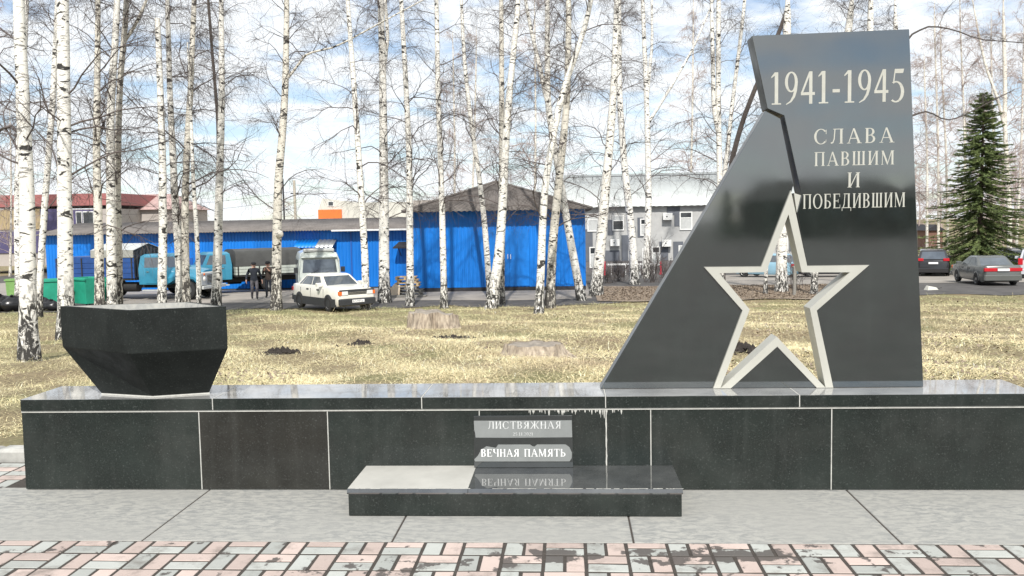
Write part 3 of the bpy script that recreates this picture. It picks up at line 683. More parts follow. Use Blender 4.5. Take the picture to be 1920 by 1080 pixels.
def crown_arrays(path, rad, H, rg, n1=30, n2=8, n3=6, h0=.22, Lmax=3.2, scale=1., twig=1., up=(.5, 1.1)):
    """branches of three orders on a stem path (k,3) with radii"""
    seg = np.linspace(0, 1, len(path))
    def at(t): return np.stack([np.interp(t, seg, path[:, i]) for i in range(3)], 1)
    t1 = h0+(1-h0)*np.sort(rg.random(n1))**.9*.97
    p1 = at(t1); r1 = np.interp(t1, seg, rad)
    az = rg.random(n1)*2*math.pi; el = rg.uniform(up[0], up[1], n1)
    d1 = np.stack([np.cos(az)*np.cos(el), np.sin(az)*np.cos(el), np.sin(el)], 1)
    L1 = Lmax*(1.05-.75*((t1-h0)/(1-h0))**1.4)*rg.uniform(.45, 1.15, n1)*scale
    k1 = 8; B1 = grow(p1, d1, L1, k1, .10, .2, rg)
    R1 = np.minimum(r1*.45, .007+.0065*L1)[:, None]*np.linspace(1, .22, k1)[None]
    # second order
    i2 = np.repeat(np.arange(n1), n2); n_2 = len(i2); t2 = rg.uniform(.18, .98, n_2)*(k1-1); a = np.floor(t2).astype(int).clip(0, k1-2); f = (t2-a)[:, None]
    p2 = B1[i2, a]*(1-f)+B1[i2, a+1]*f; tg = B1[i2, a+1]-B1[i2, a]; tg /= np.linalg.norm(tg, axis=1, keepdims=True)
    d2 = tg*.75+rg.normal(0, .55, (n_2, 3)); d2 /= np.linalg.norm(d2, axis=1, keepdims=True)
    L2 = L1[i2]*rg.uniform(.25, .65, n_2)*(1.1-.5*t2/(k1-1)); k2 = 4
    B2 = grow(p2, d2, L2, k2, .10, .26, rg); R2 = (np.minimum(.013, .0055+.005*L2)*twig)[:, None]*np.linspace(1, .4, k2)[None]
    i3 = np.repeat(np.arange(n_2), n3); n_3 = len(i3); t3 = rg.uniform(.1, 1, n_3)*(k2-1)*.999; a = np.floor(t3).astype(int).clip(0, k2-2); f = (t3-a)[:, None]
    p3 = B2[i3, a]*(1-f)+B2[i3, a+1]*f; tg = B2[i3, a+1]-B2[i3, a]; tg /= np.linalg.norm(tg, axis=1, keepdims=True)
    d3 = tg*.6+rg.normal(0, .6, (n_3, 3)); d3 /= np.linalg.norm(d3, axis=1, keepdims=True)
    L3 = rg.uniform(.3, 1.15, n_3)*scale; k3 = 3
    B3 = grow(p3, d3, L3, k3, .22, .3, rg); R3 = np.full((n_3, k3), .0030*twig)*np.linspace(1, .6, k3)[None]
    Vs, Qs, off = [], [], 0
    for Bx, Rx, n in ((B1, R1, 5), (B2, R2, 3), (B3, R3, 3)):
        v, q_ = tube_arrays(Bx, Rx, n); Vs.append(v); Qs.append(q_+off); off += len(v)
    return np.concatenate(Vs), np.concatenate(Qs)
def stem_path(base, ctrl, H, n=26, rg=None, wob=.03):
    """ctrl: list of 3-D points the stem passes; extended straight up to height H above the base"""
    pts = [np.array(base, float)]+[np.array(c, float) for c in ctrl]
    d = pts[-1]-pts[-2]; d /= np.linalg.norm(d); d = d*.5+np.array([0, 0, .5]); d /= np.linalg.norm(d)
    top = base[2]+H
    if pts[-1][2] < top-.3: pts.append(pts[-1]+d*(top-pts[-1][2])/d[2])
    pts = np.array(pts); z = pts[:, 2]; zz = np.linspace(z[0], z[-1], n)
    P = np.stack([np.interp(zz, z, pts[:, 0]), np.interp(zz, z, pts[:, 1]), zz], 1)
    for _ in range(2): P[1:-1] = P[1:-1]*.5+(P[:-2]+P[2:])*.25
    if rg is not None: P[1:, :2] += np.cumsum(rg.normal(0, wob*.3, (n-1, 2)), 0)*np.array([.25, 1])
    return P
tree_no = 0
def birch(bx, by, ctrl, w0, w1, label, H=12.5, n1=28, n2=8, n3=6, h0=.22, Lmax=3., mat_='bark', twig='twig', dark=False, depth=None, fork=None, crown=True, broken=False, tw=1., cat='birch tree', up=(.5, 1.1), group=None, name='birch_tree', limb_mat=None, limb_ext=1.):
    """bx,by: foot of the stem in the photograph; ctrl: further points of the stem; w0,w1: stem width low and at the last point"""
    global tree_no
    tree_no += 1; rg = np.random.default_rng(100+tree_no)
    if depth is None: b = ground(bx, by)
    else:
        q_ = ray(bx, by); b = np.array([q_[0]/q_[1]*depth, depth, terrain(depth)])
    Y = b[1]; pts = [on_y(px, py, Y) for px, py in ctrl]
    s = Y/F
    ro = empty(name, b, label=label, cat=cat, group=group)
    H = max(H, (pts[-1][2]-b[2])*1.16)
    path = stem_path(np.zeros(3), [p-b for p in pts], H if not broken else pts[-1][2]-b[2]+.01, rg=rg)
    h = path[:, 2]; hl = pts[-1][2]-b[2]; r0, r1 = w0*s/2, w1*s/2
    rad = r0+(r1-r0)*np.clip(h/hl, 0, 1.2); top = h > hl
    if not broken: rad[top] = np.interp(h[top], [hl, max(H, hl+.5)], [r1, .02])
    rad = np.maximum(rad, .015); rad[0] *= 1.38; rad[1] *= 1.1
    P = path.copy(); P[0, 2] -= .08
    mb = MB(); mb.tube(P, rad, 12); mb.build('trunk', M[mat_], ro, smooth=True, sharp=60)
    if fork:
        for fpts, fw0, fw1 in fork:
            fp = np.array([on_y(x, y, Y)-b for x, y in fpts]); d = fp[-1]-fp[-2]; d /= np.linalg.norm(d); d = d+np.array([0, 0, .3]); d /= np.linalg.norm(d)
            fp = np.vstack([fp, fp[-1]+d*2.5*limb_ext, fp[-1]+d*4.5*limb_ext])
            t = np.linspace(0, 1, len(fp)); tt = np.linspace(0, 1, 14); fp2 = np.stack([np.interp(tt, t, fp[:, i]) for i in range(3)], 1)
            fr_ = np.interp(tt, [0, .6, 1], [fw0*s/2, fw1*s/2, .02])
            mb = MB(); mb.tube(fp2, fr_, 9); mb.build('limb', M[limb_mat or mat_], ro, smooth=True, sharp=60)
            if crown:
                v, q_ = crown_arrays(fp2, fr_, 5, rg, max(6, n1//3), n2, n3, .15, Lmax*.7, 1., tw, up); fast_mesh('limb_crown', v, q_, [M[twig]], ro)
    if crown:
        v, q_ = crown_arrays(path, rad, H, rg, int(n1*.88), n2, n3, h0, Lmax, 1., tw, up)
        fast_mesh('crown', v, q_, [M[twig]], ro)
    return ro
# --- left group
birch(55, 672, [(51, 400), (35, 0)], 33, 20, 'nearest thick white birch left of the granite bowl, tallest in the foreground', H=13, n1=22)
birch(37, 563, [(32, 400), (36, 250), (49, 0)], 16, 10, 'slim birch half hidden behind the thick leftmost birch', n1=24)
birch(124, 632, [(124, 500), (123, 330), (119, 0)], 30, 21, 'stout birch rising just behind the left corner of the bowl', H=13, n1=24)
birch(72, 596, [(76, 500), (86, 350), (97, 200), (107, 0)], 13, 10, 'slender birch leaning right between the two stout foreground birches', n1=22)
birch(187, 604, [(186, 540), (181, 320), (184, 0)], 19, 9, 'dark rough-barked birch behind the bowl, left of a close pair', mat_='bark_rough', n1=26)
birch(210, 603, [(209, 500), (208, 340), (207, 200), (215, 100), (221, 0)], 20, 11, 'left stem of the close birch pair behind the bowl', n1=24)
birch(224, 601, [(223, 500), (220, 340), (224, 167), (232, 85), (238, 0)], 14, 10, 'right stem of the close birch pair behind the bowl', mat_='bark_rough', fork=[([(232, 80), (255, 45), (275, 0)], 7, 5)], n1=20)
birch(303, 601, [(304, 450), (303, 330), (298, 167), (293, 33)], 18, 10, 'birch with a snapped-off top in front of the blue truck cab', broken=True, n1=8, Lmax=1.8, h0=.45)
birch(336, 596, [(338, 520), (330, 400), (324, 300), (317, 167), (313, 0)], 17, 8, 'birch leaning left, crossing another in front of the truck bonnet', n1=24)
birch(350, 597, [(348, 520), (346, 400), (350, 300), (357, 167), (364, 0)], 16, 9, 'birch leaning right, crossing another in front of the truck bonnet', mat_='bark_rough', n1=24)
birch(374, 598, [(371, 480), (362, 320), (358, 230)], 10, 6, 'thin young birch before the truck grille', H=9, n1=12, Lmax=1.8)
birch(405, 587, [(407, 500), (410, 400), (414, 250), (416, 167), (415, 0)], 19, 9, 'birch above the right rim of the bowl', mat_='bark', n1=26)
birch(409, 584, [(411, 400), (408, 220), (403, 167), (390, 0)], 8, 5, 'thin dark sapling hugging the birch at the right rim of the bowl', mat_='bark_dark', n1=12, Lmax=1.8)
# --- middle
t14 = birch(518, 584, [(519, 450), (522, 330), (526, 300), (536, 167), (538, 0)], 20, 10, 'birch with a round burl standing beside the walking man', mat_='bark_rough', n1=28, fork=[([(541, 145), (575, 100), (630, 88)], 5, 3)])
b = ground(518, 584); q_ = on_y(524, 439, b[1]-.16)-b
mb = MB(); mb.lathe([(0, -.1), (.13, -.07), (.16, 0), (.13, .06), (.1, .05), (.05, .09), (0, .08)], 14, 'y', q_*np.array([1, 1, 1])); mb.build('burl', M['bark_rough'], t14, smooth=True)
birch(686, 582, [(685, 487), (677, 353), (674, 300), (665, 167), (652, 0)], 15, 8, 'birch standing right in front of the white sedan bonnet', n1=28)
birch(721, 568, [(720, 480), (720, 353), (719, 300), (718, 130), (714, 0)], 22, 11, 'stout birch that forks high up, just right of the sedan', mat_='bark', n1=30, fork=[([(719, 140), (727, 67), (722, 0)], 8, 6)])
birch(769, 574, [(769, 480), (768, 387), (768, 300), (762, 167), (752, 0)], 15, 8, 'birch covering the left corner of the tall blue shed', n1=28)
birch(833, 578, [(829, 387), (826, 300), (821, 167), (818, 0)], 13, 8, 'straight slim birch before the left half of the tall blue shed, by the split stump', n1=24)
birch(920, 561, [(917, 530), (909, 420), (898, 325), (881, 213), (871, 117), (865, 0)], 12, 6, 'thin birch leaning left before the shed doors, crossing at its foot', n1=22)
birch(920, 581, [(937, 470), (944, 353), (946, 300), (956, 167), (966, 67), (972, 0)], 20, 9, 'birch leaning right before the shed doors, crossing at its foot', n1=26)
birch(939, 571, [(940, 470), (941, 300), (940, 0)], 14, 8, 'upright birch hidden behind the pair that crosses before the shed doors', mat_='bark_rough', n1=22)
birch(1010, 590, [(1015, 503), (1018, 403), (1025, 325), (1039, 250), (1053, 177), (1073, 123), (1098, 50), (1110, 0)], 16, 9, 'birch leaning far right, frontmost before the right half of the shed', n1=28)
birch(1031, 578, [(1035, 470), (1046, 353), (1052, 300), (1062, 200), (1065, 100), (1065, 0)], 18, 10, 'rough birch close behind the far-leaning birch at the shed', mat_='bark_rough', n1=28)
birch(1091, 564, [(1073, 470), (1059, 387), (1048, 320), (1027, 200), (1027, 0)], 16, 9, 'birch slanting left across the right edge of the blue shed', n1=26, fork=[([(1027, 195), (1008, 110), (993, 43), (985, 0)], 9, 6)])
birch(1117, 555, [(1127, 453), (1136, 353), (1147, 233), (1153, 133), (1157, 0)], 22, 9, 'stout birch between the blue shed and the grey office', n1=30)
birch(1190, 534, [(1188, 480), (1181, 403), (1173, 337), (1166, 250), (1161, 167), (1161, 0)], 16, 8, 'scarred birch before the middle of the grey office', n1=34, Lmax=3.6)
birch(1211, 522, [(1214, 450), (1216, 387), (1216, 333), (1213, 200), (1209, 100), (1205, 0)], 14, 7, 'slim birch just right of the scarred birch at the grey office', n1=32, Lmax=3.6, fork=[([(1213, 190), (1223, 80), (1222, 0)], 6, 4), ([(1216, 230), (1260, 160), (1300, 90)], 6, 4)])
# --- around the stele
birch(1352, 548, [(1350, 400), (1349, 300), (1347, 200), (1348, 0)], 12, 8, 'white birch nearest the sloping edge of the stele', n1=26, fork=[([(1346, 245), (1338, 200), (1337, 133), (1335, 60)], 9, 7)])
birch(1346, 545, [(1356, 340), (1362, 300), (1372, 200), (1387, 83), (1397, 0)], 10, 6, 'slim birch leaning right beside the sloping edge of the stele', n1=18)
birch(1352, 540, [(1368, 330), (1374, 290), (1395, 217), (1414, 170), (1450, 85), (1470, 40)], 12, 7, 'dark bent tree curving behind the upper left corner of the stele', mat_='bark_dark', n1=18, cat='tree', name='bare_tree')
birch(1465, 549, [(1466, 450), (1470, 250), (1476, 40)], 21, 14, 'white birch seen through the middle of the star', n1=26)
birch(1435, 553, [(1437, 480), (1440, 300)], 8, 6, 'thin white sapling seen through the left of the star opening', H=7, n1=12, Lmax=1.5)
birch(1526, 554, [(1530, 470), (1560, 250), (1594, 40)], 12, 13, 'birch seen through the right arm of the star', n1=24)
birch(1622, 556, [(1625, 300), (1632, 30)], 13, 11, 'pale birch showing only above the top of the stele', n1=22)
birch(1690, 540, [(1690, 300), (1680, 60)], 12, 9, 'birch behind the stele whose long bough hangs out to the right of it', n1=16, fork=[([(1690, 90), (1712, 62), (1745, 48), (1790, 56), (1835, 74)], 4, 2), ([(1690, 240), (1712, 215), (1740, 208), (1772, 226), (1800, 220)], 4, 2)], limb_mat='bark_dark', limb_ext=.6)
# --- far wood
far = [(-40, 470, -30, 0), (18, 500, 20, 250), (850, 420, 850, 120), (880, 420, 893, 110), (1000, 420, 1003, 60), (1290, 420, 1300, 50), (1738, 470, 1733, 150), (1778, 470, 1765, 100), (1812, 470, 1800, 40), (1905, 470, 1920, 60), (1930, 480, 1945, 30), (1760, 470, 1752, 60), (1862, 470, 1858, 90)]
far_lab = ['far birch at the very left edge', 'thin pale birch far behind the leftmost trunk', 'far birch above the blue shed, left of the leaning thin birch', 'far birch above the shed ridge, between leaning trunks', 'far brown-twigged tree above the right of the shed ridge', 'far tree behind the roof of the grey office', 'far pale birch close to the right edge of the stele', 'far birch left of the spruce', 'far birch just behind the left side of the spruce', 'far birch right of the spruce', 'far birch at the very right edge', 'far slim birch between stele and spruce', 'far birch directly behind the spruce top']
for i, (a, b_, c, d) in enumerate(far):
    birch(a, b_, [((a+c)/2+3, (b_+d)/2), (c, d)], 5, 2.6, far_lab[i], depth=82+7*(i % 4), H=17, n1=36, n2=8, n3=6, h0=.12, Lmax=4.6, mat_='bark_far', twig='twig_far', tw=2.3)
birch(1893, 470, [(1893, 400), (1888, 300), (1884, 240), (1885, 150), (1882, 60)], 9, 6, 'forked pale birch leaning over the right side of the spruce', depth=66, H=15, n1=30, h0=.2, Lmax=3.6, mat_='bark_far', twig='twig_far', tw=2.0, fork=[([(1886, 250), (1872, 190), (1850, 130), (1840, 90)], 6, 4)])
# far wood mass that reads as one tangle (behind everything)
rg = np.random.default_rng(5); Vs, Qs, off = [], [], 0
for i in range(34):
    Y = rg.uniform(105, 150); px = rg.uniform(1700, 2050) if i < 20 else rg.uniform(-150, 1700)
    d = ray(px, 420); X = d[0]/d[1]*Y; H = rg.uniform(9, 15) if i < 20 else rg.uniform(7, 10)
    path = np.stack([X+np.cumsum(rg.normal(0, .08, 12)), np.full(12, Y), np.linspace(-3.2, -3.2+H, 12)], 1); rad = np.linspace(.13, .02, 12)
    v, q_ = tube_arrays(path[None], rad[None], 5); Vs.append(v); Qs.append(q_+off); off += len(v)
    v, q_ = crown_arrays(path, rad, H, rg, 20, 6, 4, .1, 4.5, 1.2, 3.0); Vs.append(v); Qs.append(q_+off); off += len(v)
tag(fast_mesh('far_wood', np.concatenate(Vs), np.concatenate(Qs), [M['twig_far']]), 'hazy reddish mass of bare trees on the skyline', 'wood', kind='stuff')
# bare bushes by the office
def bush(px, py, h, n, label, depth=None, mt='twig', spread=.5):
    rg = np.random.default_rng(int(px)); b = ground(px, py) if depth is None else np.array([ray(px, py)[0]/ray(px, py)[1]*depth, depth, terrain(depth)])
    P0 = np.zeros((n, 3)); P0[:, :2] = rg.normal(0, .18, (n, 2)); az = rg.random(n)*6.28; el = rg.uniform(.7, 1.45, n)
    D = np.stack([np.cos(az)*np.cos(el)*spread*1.6, np.sin(az)*np.cos(el)*spread*1.6, np.sin(el)], 1); D /= np.linalg.norm(D, axis=1, keepdims=True)
    L = h*rg.uniform(.5, 1.1, n); B = grow(P0, D, L, 8, .0, .13, rg); Rr = (.006+.005*L)[:, None]*np.linspace(1, .3, 8)[None]
    v, q_ = tube_arrays(B, Rr, 4); i2 = np.repeat(np.arange(n), 9); k = rg.integers(2, 7, len(i2)); p2 = B[i2, k]; d2 = B[i2, k]-B[i2, k-1]; d2 /= np.linalg.norm(d2, axis=1, keepdims=True); d2 = d2+rg.normal(0, .55, d2.shape); d2 /= np.linalg.norm(d2, axis=1, keepdims=True)
    B2 = grow(p2, d2, h*rg.uniform(.12, .35, len(i2)), 4, .02, .2, rg); v2, q2 = tube_arrays(B2, np.full((len(i2), 4), .007), 3)
    ro = empty('bare_bush', b, label=label, cat='bush'); fast_mesh('branches', np.vstack([v, v2]), np.vstack([q_, q2+len(v)]), [M[mt]], ro)
    mb = MB(); mb.lathe([(.28, -.05), (.2, .03), (.1, .07), (0, .08)], 9); mb.build('root_crown', M['bark_dark'], ro)
    return ro
bush(1160, 528, 1.5, 26, 'low tangled bush left of the scarred birch'); bush(1222, 530, 2.6, 20, 'taller bare bush right of the slim birch at the office')
bush(1248, 522, 1.6, 22, 'bare bush at the foot of the stele edge by the red posts'); bush(1140, 515, 1.3, 24, 'dark bush beside the shed corner', depth=52)
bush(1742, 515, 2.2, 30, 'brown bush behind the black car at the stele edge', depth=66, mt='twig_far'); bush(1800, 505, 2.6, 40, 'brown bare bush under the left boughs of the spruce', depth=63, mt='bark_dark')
bush(1492, 545, 1.8, 8, 'thin stems beside the wooden post in the star', spread=.15)
# ================================================================ spruce
M['needle'] = mat('spruce_needles', (.06, .10, .03), .8, scale=1.3, col2=(.18, .22, .07))
M['spruce_bark'] = mat('spruce_bark', (.09, .065, .05), .95, var=.3, scale=9)
def spruce():
    Y = 58.; foot = on_y(1835, 512, Y); b = np.array([foot[0], Y, terrain(Y)]); apex = on_y(1845, 176, Y); H = apex[2]-b[2]; dx = apex[0]-b[0]
    ro = empty('spruce_tree', b, label='dark green spruce behind the parked cars on the right', cat='spruce tree'); rg = np.random.default_rng(3)
    P = np.stack([np.linspace(0, dx, 12), np.zeros(12), np.linspace(-.1, H, 12)], 1); mb = MB(); mb.tube(P, np.linspace(.2, .02, 12), 9); mb.build('trunk', M['spruce_bark'], ro, smooth=True)
    n = 640; t = rg.random(n)**1.2; t = .1+.9*t; zz = H*t
    az = rg.random(n)*6.283; L = (.2+4.2*(1-t)**.85)*rg.uniform(.5, 1.12, n)*(1+.16*np.sin(2*az+9*t)+.12*np.sin(5*az+21*t)); el = np.where(t > .8, .35, .05-.1*(1-t))
    P0 = np.stack([dx*t, np.zeros(n), zz], 1); D = np.stack([np.cos(az)*np.cos(el), np.sin(az)*np.cos(el), np.sin(el)], 1)
    k = 7; B = np.empty((n, k, 3)); B[:, 0] = P0; d = D.copy()
    for i in range(1, k):
        d[:, 2] += (-.13 if i < 4 else .14); d += rg.normal(0, .04, d.shape); d /= np.linalg.norm(d, axis=1, keepdims=True); B[:, i] = B[:, i-1]+d*(L/(k-1))[:, None]
    v, q_ = tube_arrays(B, np.full((n, k), .012), 3); fast_mesh('boughs', v, q_, [M['spruce_bark']], ro)
    # needle sprays: small leaf-like triangles hanging along every bough
    m_ = 160; ii = np.repeat(np.arange(n), m_); s = rg.uniform(.12, 1, len(ii))*(k-1)*.999; a = np.floor(s).astype(int); f = (s-a)[:, None]
    p = B[ii, a]*(1-f)+B[ii, a+1]*f; tg = B[ii, a+1]-B[ii, a]; tg /= np.linalg.norm(tg, axis=1, keepdims=True)
    side = np.cross(tg, [0, 0, 1]); side /= np.linalg.norm(side, axis=1, keepdims=True)+1e-9
    w = rg.choice([-1, 1], len(ii))[:, None]*rg.uniform(.3, 1., (len(ii), 1)); dirn = tg*.7+side*w+np.array([0, 0, -.45])*rg.random((len(ii), 1))+rg.normal(0, .22, p.shape); dirn /= np.linalg.norm(dirn, axis=1, keepdims=True)
    ln = (.07+.2*rg.random(len(ii)))[:, None]*(1.15-.3*s[:, None]/(k-1)); nrm = np.cross(dirn, rg.normal(0, 1, p.shape)); nrm /= np.linalg.norm(nrm, axis=1, keepdims=True)+1e-9
    A_ = p-nrm*.032; B_ = p+nrm*.032; C_ = p+dirn*ln; V_ = np.stack([A_, B_, C_], 1).reshape(-1, 3); Q_ = np.arange(len(V_)).reshape(-1, 3)
    tag(fast_mesh('crown', V_, Q_, [M['needle']], ro, smooth=False), kind='stuff')
    return ro
spruce_root = spruce()
# ================================================================ stumps and soil
M['stump'] = mat('weathered_stump_wood', (.14, .11, .085), .9, scale=4.5, stretch=(4, 4, .9), col2=(.52, .44, .34), bump=.8, detail=8)
M['stump_top'] = mat('grey_cut_wood', (.24, .21, .175), .95, var=.3, scale=9, bump=.5)
def stump(px, py, wpx, hpx, label, seed, cleft=None, flare=1.25, slant=0.):
    rg = random.Random(seed); b = ground(px, py); s = b[1]/F; r = wpx*s/2; h = hpx*s; ro = empty('tree_stump', b, label=label, cat='stump'); n = 80; V = []; ph = [rg.uniform(0, 6.28) for _ in range(5)]
    def rr(a, q): return r*(1+.07*math.sin(3*a+ph[0])+.05*math.sin(5*a+ph[1])+.04*math.sin(9*a+ph[2])+.03*math.sin(14*a+ph[3])+.022*math.sin(31*a+ph[0]+3*q)+rg.uniform(-.018, .018))*(1+(flare-1)*(1-q)**2*(1+.6*math.sin(4*a+ph[4])))*(1-.08*q)*(1-(cleft[1] if cleft else 0)*math.exp(-((a-(cleft[0] if cleft else 0))/.13)**2))
    lev = [0, .12, .3, .55, .8, 1.]
    for q in lev:
        for i in range(n):
            a = 2*math.pi*i/n-math.pi; hh = h*(1+.05*math.sin(2*a+ph[1])+.05*math.sin(7*a+ph[3])+.02*math.sin(17*a+ph[2])-slant*max(0, math.cos(a)))
            V.append((rr(a, q)*math.cos(a), rr(a, q)*math.sin(a)*.85, -.12+(hh+.12)*q))
    Fq = []
    for j in range(len(lev)-1):
        for i in range(n): Fq.append((j*n+i, j*n+(i+1) % n, (j+1)*n+(i+1) % n, (j+1)*n+i))
    mb = MB(); mb.add(V, Fq); mb.build('bark', M['stump'], ro, smooth=True, sharp=50)
    t0 = (len(lev)-1)*n; mb = MB(); top = [(x*.985, y*.985, z-.012) for x, y, z in V[t0:t0+n]]; cz = sum(p[2] for p in top)/n-.02
    mb.add(top+[(0, 0, cz)], [(i, (i+1) % n, n) for i in range(n)]); mb.build('cut_top', M['stump_top'], ro)
stump(812, 616, 94, 33, 'split weathered stump, the farther of the two', 3, cleft=(-1.4, .32), flare=1.15, slant=.22)
stump(998, 667, 112, 23, 'low broad weathered stump, the nearer of the two', 8, flare=1.4)
def soil(px, py, rx, ry, hh, label, seed):
    """heap of crumbling clods"""
    rg = np.random.default_rng(seed); b = ground(px, py); mb = MB(); n = 150
    for i in range(n):
        x, y = rg.normal(0, rx*.42), rg.normal(0, ry*.42); q = (x/rx)**2+(y/ry)**2; s_ = rg.uniform(.018, .055)*(1.25-.5*min(1, q)); z = terrain(b[1]+y)-b[2]+bumpy(b[0]+x, b[1]+y)+max(0, hh*(1-q*1.6))*rg.uniform(.3, 1.)
        P_ = [np.array(v, float)*s_*rg.uniform(.6, 1.3)+np.array([x, y, z]) for v in ((1, 0, 0), (0, 1, 0), (-1, 0, 0), (0, -1, 0), (0, 0, 1), (0, 0, -1), )]
        mb.add(P_, [(0, 1, 4), (1, 2, 4), (2, 3, 4), (3, 0, 4), (1, 0, 5), (2, 1, 5), (3, 2, 5), (0, 3, 5)])
    o = mb.build('soil_heap', M['soil']); o.location = b; tag(o, label, 'soil', kind='stuff')
soil(526, 662, .42, .55, .08, 'black soil heap on the grass left of centre', 4); soil(676, 647, .3, .35, .05, 'small black soil patch nearer the stumps', 9)
soil(1393, 664, .34, .6, .09, 'black soil heap seen through the lower left of the star', 6); soil(846, 631, .55, .3, .05, 'dark soil and clods spilled at the foot of the split stump', 15)
# ================================================================ buildings
M['blue'] = mat('blue_sheet_metal', (.002, .165, .58), .45, var=.2, scale=1.1, stretch=(1, 1, .18), detail=6)
M['blue_dark'] = mat('blue_trim', (.01, .08, .33), .5, var=.1)
M['slate'] = mat('grey_asbestos_sheet', (.15, .135, .125), .9, var=.25, scale=1.5, bump=.2, detail=7)
M['white_trim'] = mat('white_painted_trim', (.7, .7, .68), .6, var=.08)
M['plinth_dark'] = mat('dark_base', (.03, .03, .035), .9, var=.3)
def corr_wall(p0, p1, z0, z1, mt, parent, name='wall', per=.19, dep=.028):
    """corrugated sheet wall between ground points p0 and p1, facing right-hand side of p0->p1"""
    p0 = np.array(p0[:2], float); p1 = np.array(p1[:2], float); L = np.linalg.norm(p1-p0); t = (p1-p0)/L; n = np.array([t[1], -t[0]]); k = int(L/per)
    V = []
    for i in range(k):
        for f, d in ((0, 0), (.5, 0), (.62, dep), (.88, dep)):
            q = p0+t*(i+f)*L/k+n*d; V += [(q[0], q[1], z0), (q[0], q[1], z1)]
    V += [(p1[0], p1[1], z0), (p1[0], p1[1], z1)]
    V = np.array(V); m_ = len(V)//2; i = np.arange(m_-1)*2
    return fast_mesh(name, V, np.stack([i, i+2, i+3, i+1], 1), [mt], parent, smooth=False)
def corr_roof(a, b, c, d, mt, parent, name='roof', per=.17, dep=.022, na=None):
    """wavy sheet over quad a(eave left) b(eave right) c(ridge right) d(ridge left); waves run up the slope"""
    a, b, c, d = [np.array(p, float) for p in (a, b, c, d)]; L = np.linalg.norm(b-a); k = max(4, int(L/per)*4); nrm = np.cross(b-a, d-a); nrm /= np.linalg.norm(nrm); V = []
    for i in range(k+1):
        f = i/k; w = nrm*dep*math.sin(2*math.pi*f*k/4)
        V += [a+(b-a)*f+w, d+(c-d)*f+w]
    V = np.array(V); i = np.arange(k)*2
    o = fast_mesh(name, V, np.stack([i, i+2, i+3, i+1], 1), [mt], parent, smooth=True)
    sl = o.modifiers.new('thickness', 'SOLIDIFY'); sl.thickness = .02; sl.offset = -1
    return o
# --- tall blue shed with hipped roof
Yg = 44.6; zg = terrain(Yg); l = on_y(776, 550, Yg)[0]; r_ = on_y(1098, 550, Yg)[0]; zt = on_y(930, 394, Yg)[2]; za = on_y(922, 351, Yg)[2]
sh = empty('tall_blue_shed', ((l+r_)/2, Yg, zg), label='tall blue corrugated shed with grey hipped roof', cat='shed'); ox, oy, oz = sh.location
dpt = 9.; zb = .22
corr_wall((l-ox, 0), (r_-ox, 0), zb, zt-oz+.1, M['blue'], sh)
corr_wall((r_-ox, 0), (r_-ox, dpt), zb, zt-oz+.1, M['blue'], sh); corr_wall((l-ox, dpt), (l-ox, 0), zb, zt-oz+.1, M['blue'], sh); corr_wall((r_-ox, dpt), (l-ox, dpt), zb, zt-oz+.1, M['blue'], sh)
mb = MB(); mb.box(l-ox-.02, r_-ox+.02, -.03, dpt+.02, -.3, zb-.01); mb.build('foundation', M['plinth_dark'], sh)
ov = .8; ex0, ex1, ey0, ey1 = l-ox-.35, r_-ox+.35, -ov, dpt+ov; ze = zt-oz-.02; ap = (on_y(922, 351, Yg)[0]-ox); zA = za-oz+.35; ry = 2.6
corr_roof((ex0, ey0, ze), (ex1, ey0, ze), (ap+.02, ry, zA), (ap-.02, ry, zA), M['slate'], sh, 'roof_slope', per=.27, dep=.032)
corr_roof((ex1, ey0, ze), (ex1, ey1, ze), (ap, ey1-3, zA), (ap, ry, zA), M['slate'], sh, 'roof_slope', per=.27, dep=.032); corr_roof((ex0, ey1, ze), (ex0, ey0, ze), (ap, ry, zA), (ap, ey1-3, zA), M['slate'], sh, 'roof_slope', per=.27, dep=.032)
mb = MB(); mb.tube([(ex0, ey0, ze+.04), (ap, ry, zA+.05)], .07, 6); mb.tube([(ex1, ey0, ze+.04), (ap, ry, zA+.05)], .07, 6); mb.build('ridge_cap', M['slate'], sh)
dx0, dx1 = on_y(918, 500, Yg)[0]-ox, on_y(993, 500, Yg)[0]-ox
for s in (0, 1):
    a = dx0+(dx1-dx0)*s/2; b_ = a+(dx1-dx0)/2
    dr = MB(); dr.box(a+.01, b_-.01, -.06, -.035, zb+.05, 3.1); d_ = dr.build('door', M['blue'], sh)
    hx = (dx0+dx1)/2+(-.07 if s == 0 else .07); hz = on_y(955, 481, Yg)[2]-oz; hb = MB(); hb.tube([(hx, -.11, hz-.12), (hx, -.11, hz+.12)], .018, 6); hb.build('handle', M['white_trim'], d_)
# --- long low blue shed
Yl = 50.; zl = terrain(Yl); xl0 = on_y(88, 500, Yl)[0]; xl1 = on_y(800, 500, Yl)[0]; zev = on_y(430, 433, Yl)[2]
ls = empty('long_blue_shed', (xl0, Yl, zl), label='long low blue corrugated shed behind the trucks', cat='shed'); Ls = xl1-xl0; he = zev-zl
corr_wall((0, 0), (Ls, 0), .1, he-.02, M['blue'], ls); corr_wall((0, 8), (0, 0), .1, he-.02, M['blue'], ls); corr_wall((Ls, 8), (0, 8), .1, he-.02, M['blue'], ls)
mb = MB(); mb.box(-.02, Ls, -.03, 8, -.3, .09); mb.build('foundation', M['plinth_dark'], ls)
corr_roof((-.3, -.55, he-.05), (Ls+.2, -.55, he-.05), (Ls+.2, 4, he+.62), (-.3, 4, he+.62), M['slate'], ls, 'roof_slope'); corr_roof((Ls+.2, 8.5, he-.05), (-.3, 8.5, he-.05), (-.3, 4, he+.62), (Ls+.2, 4, he+.62), M['slate'], ls, 'roof_slope')
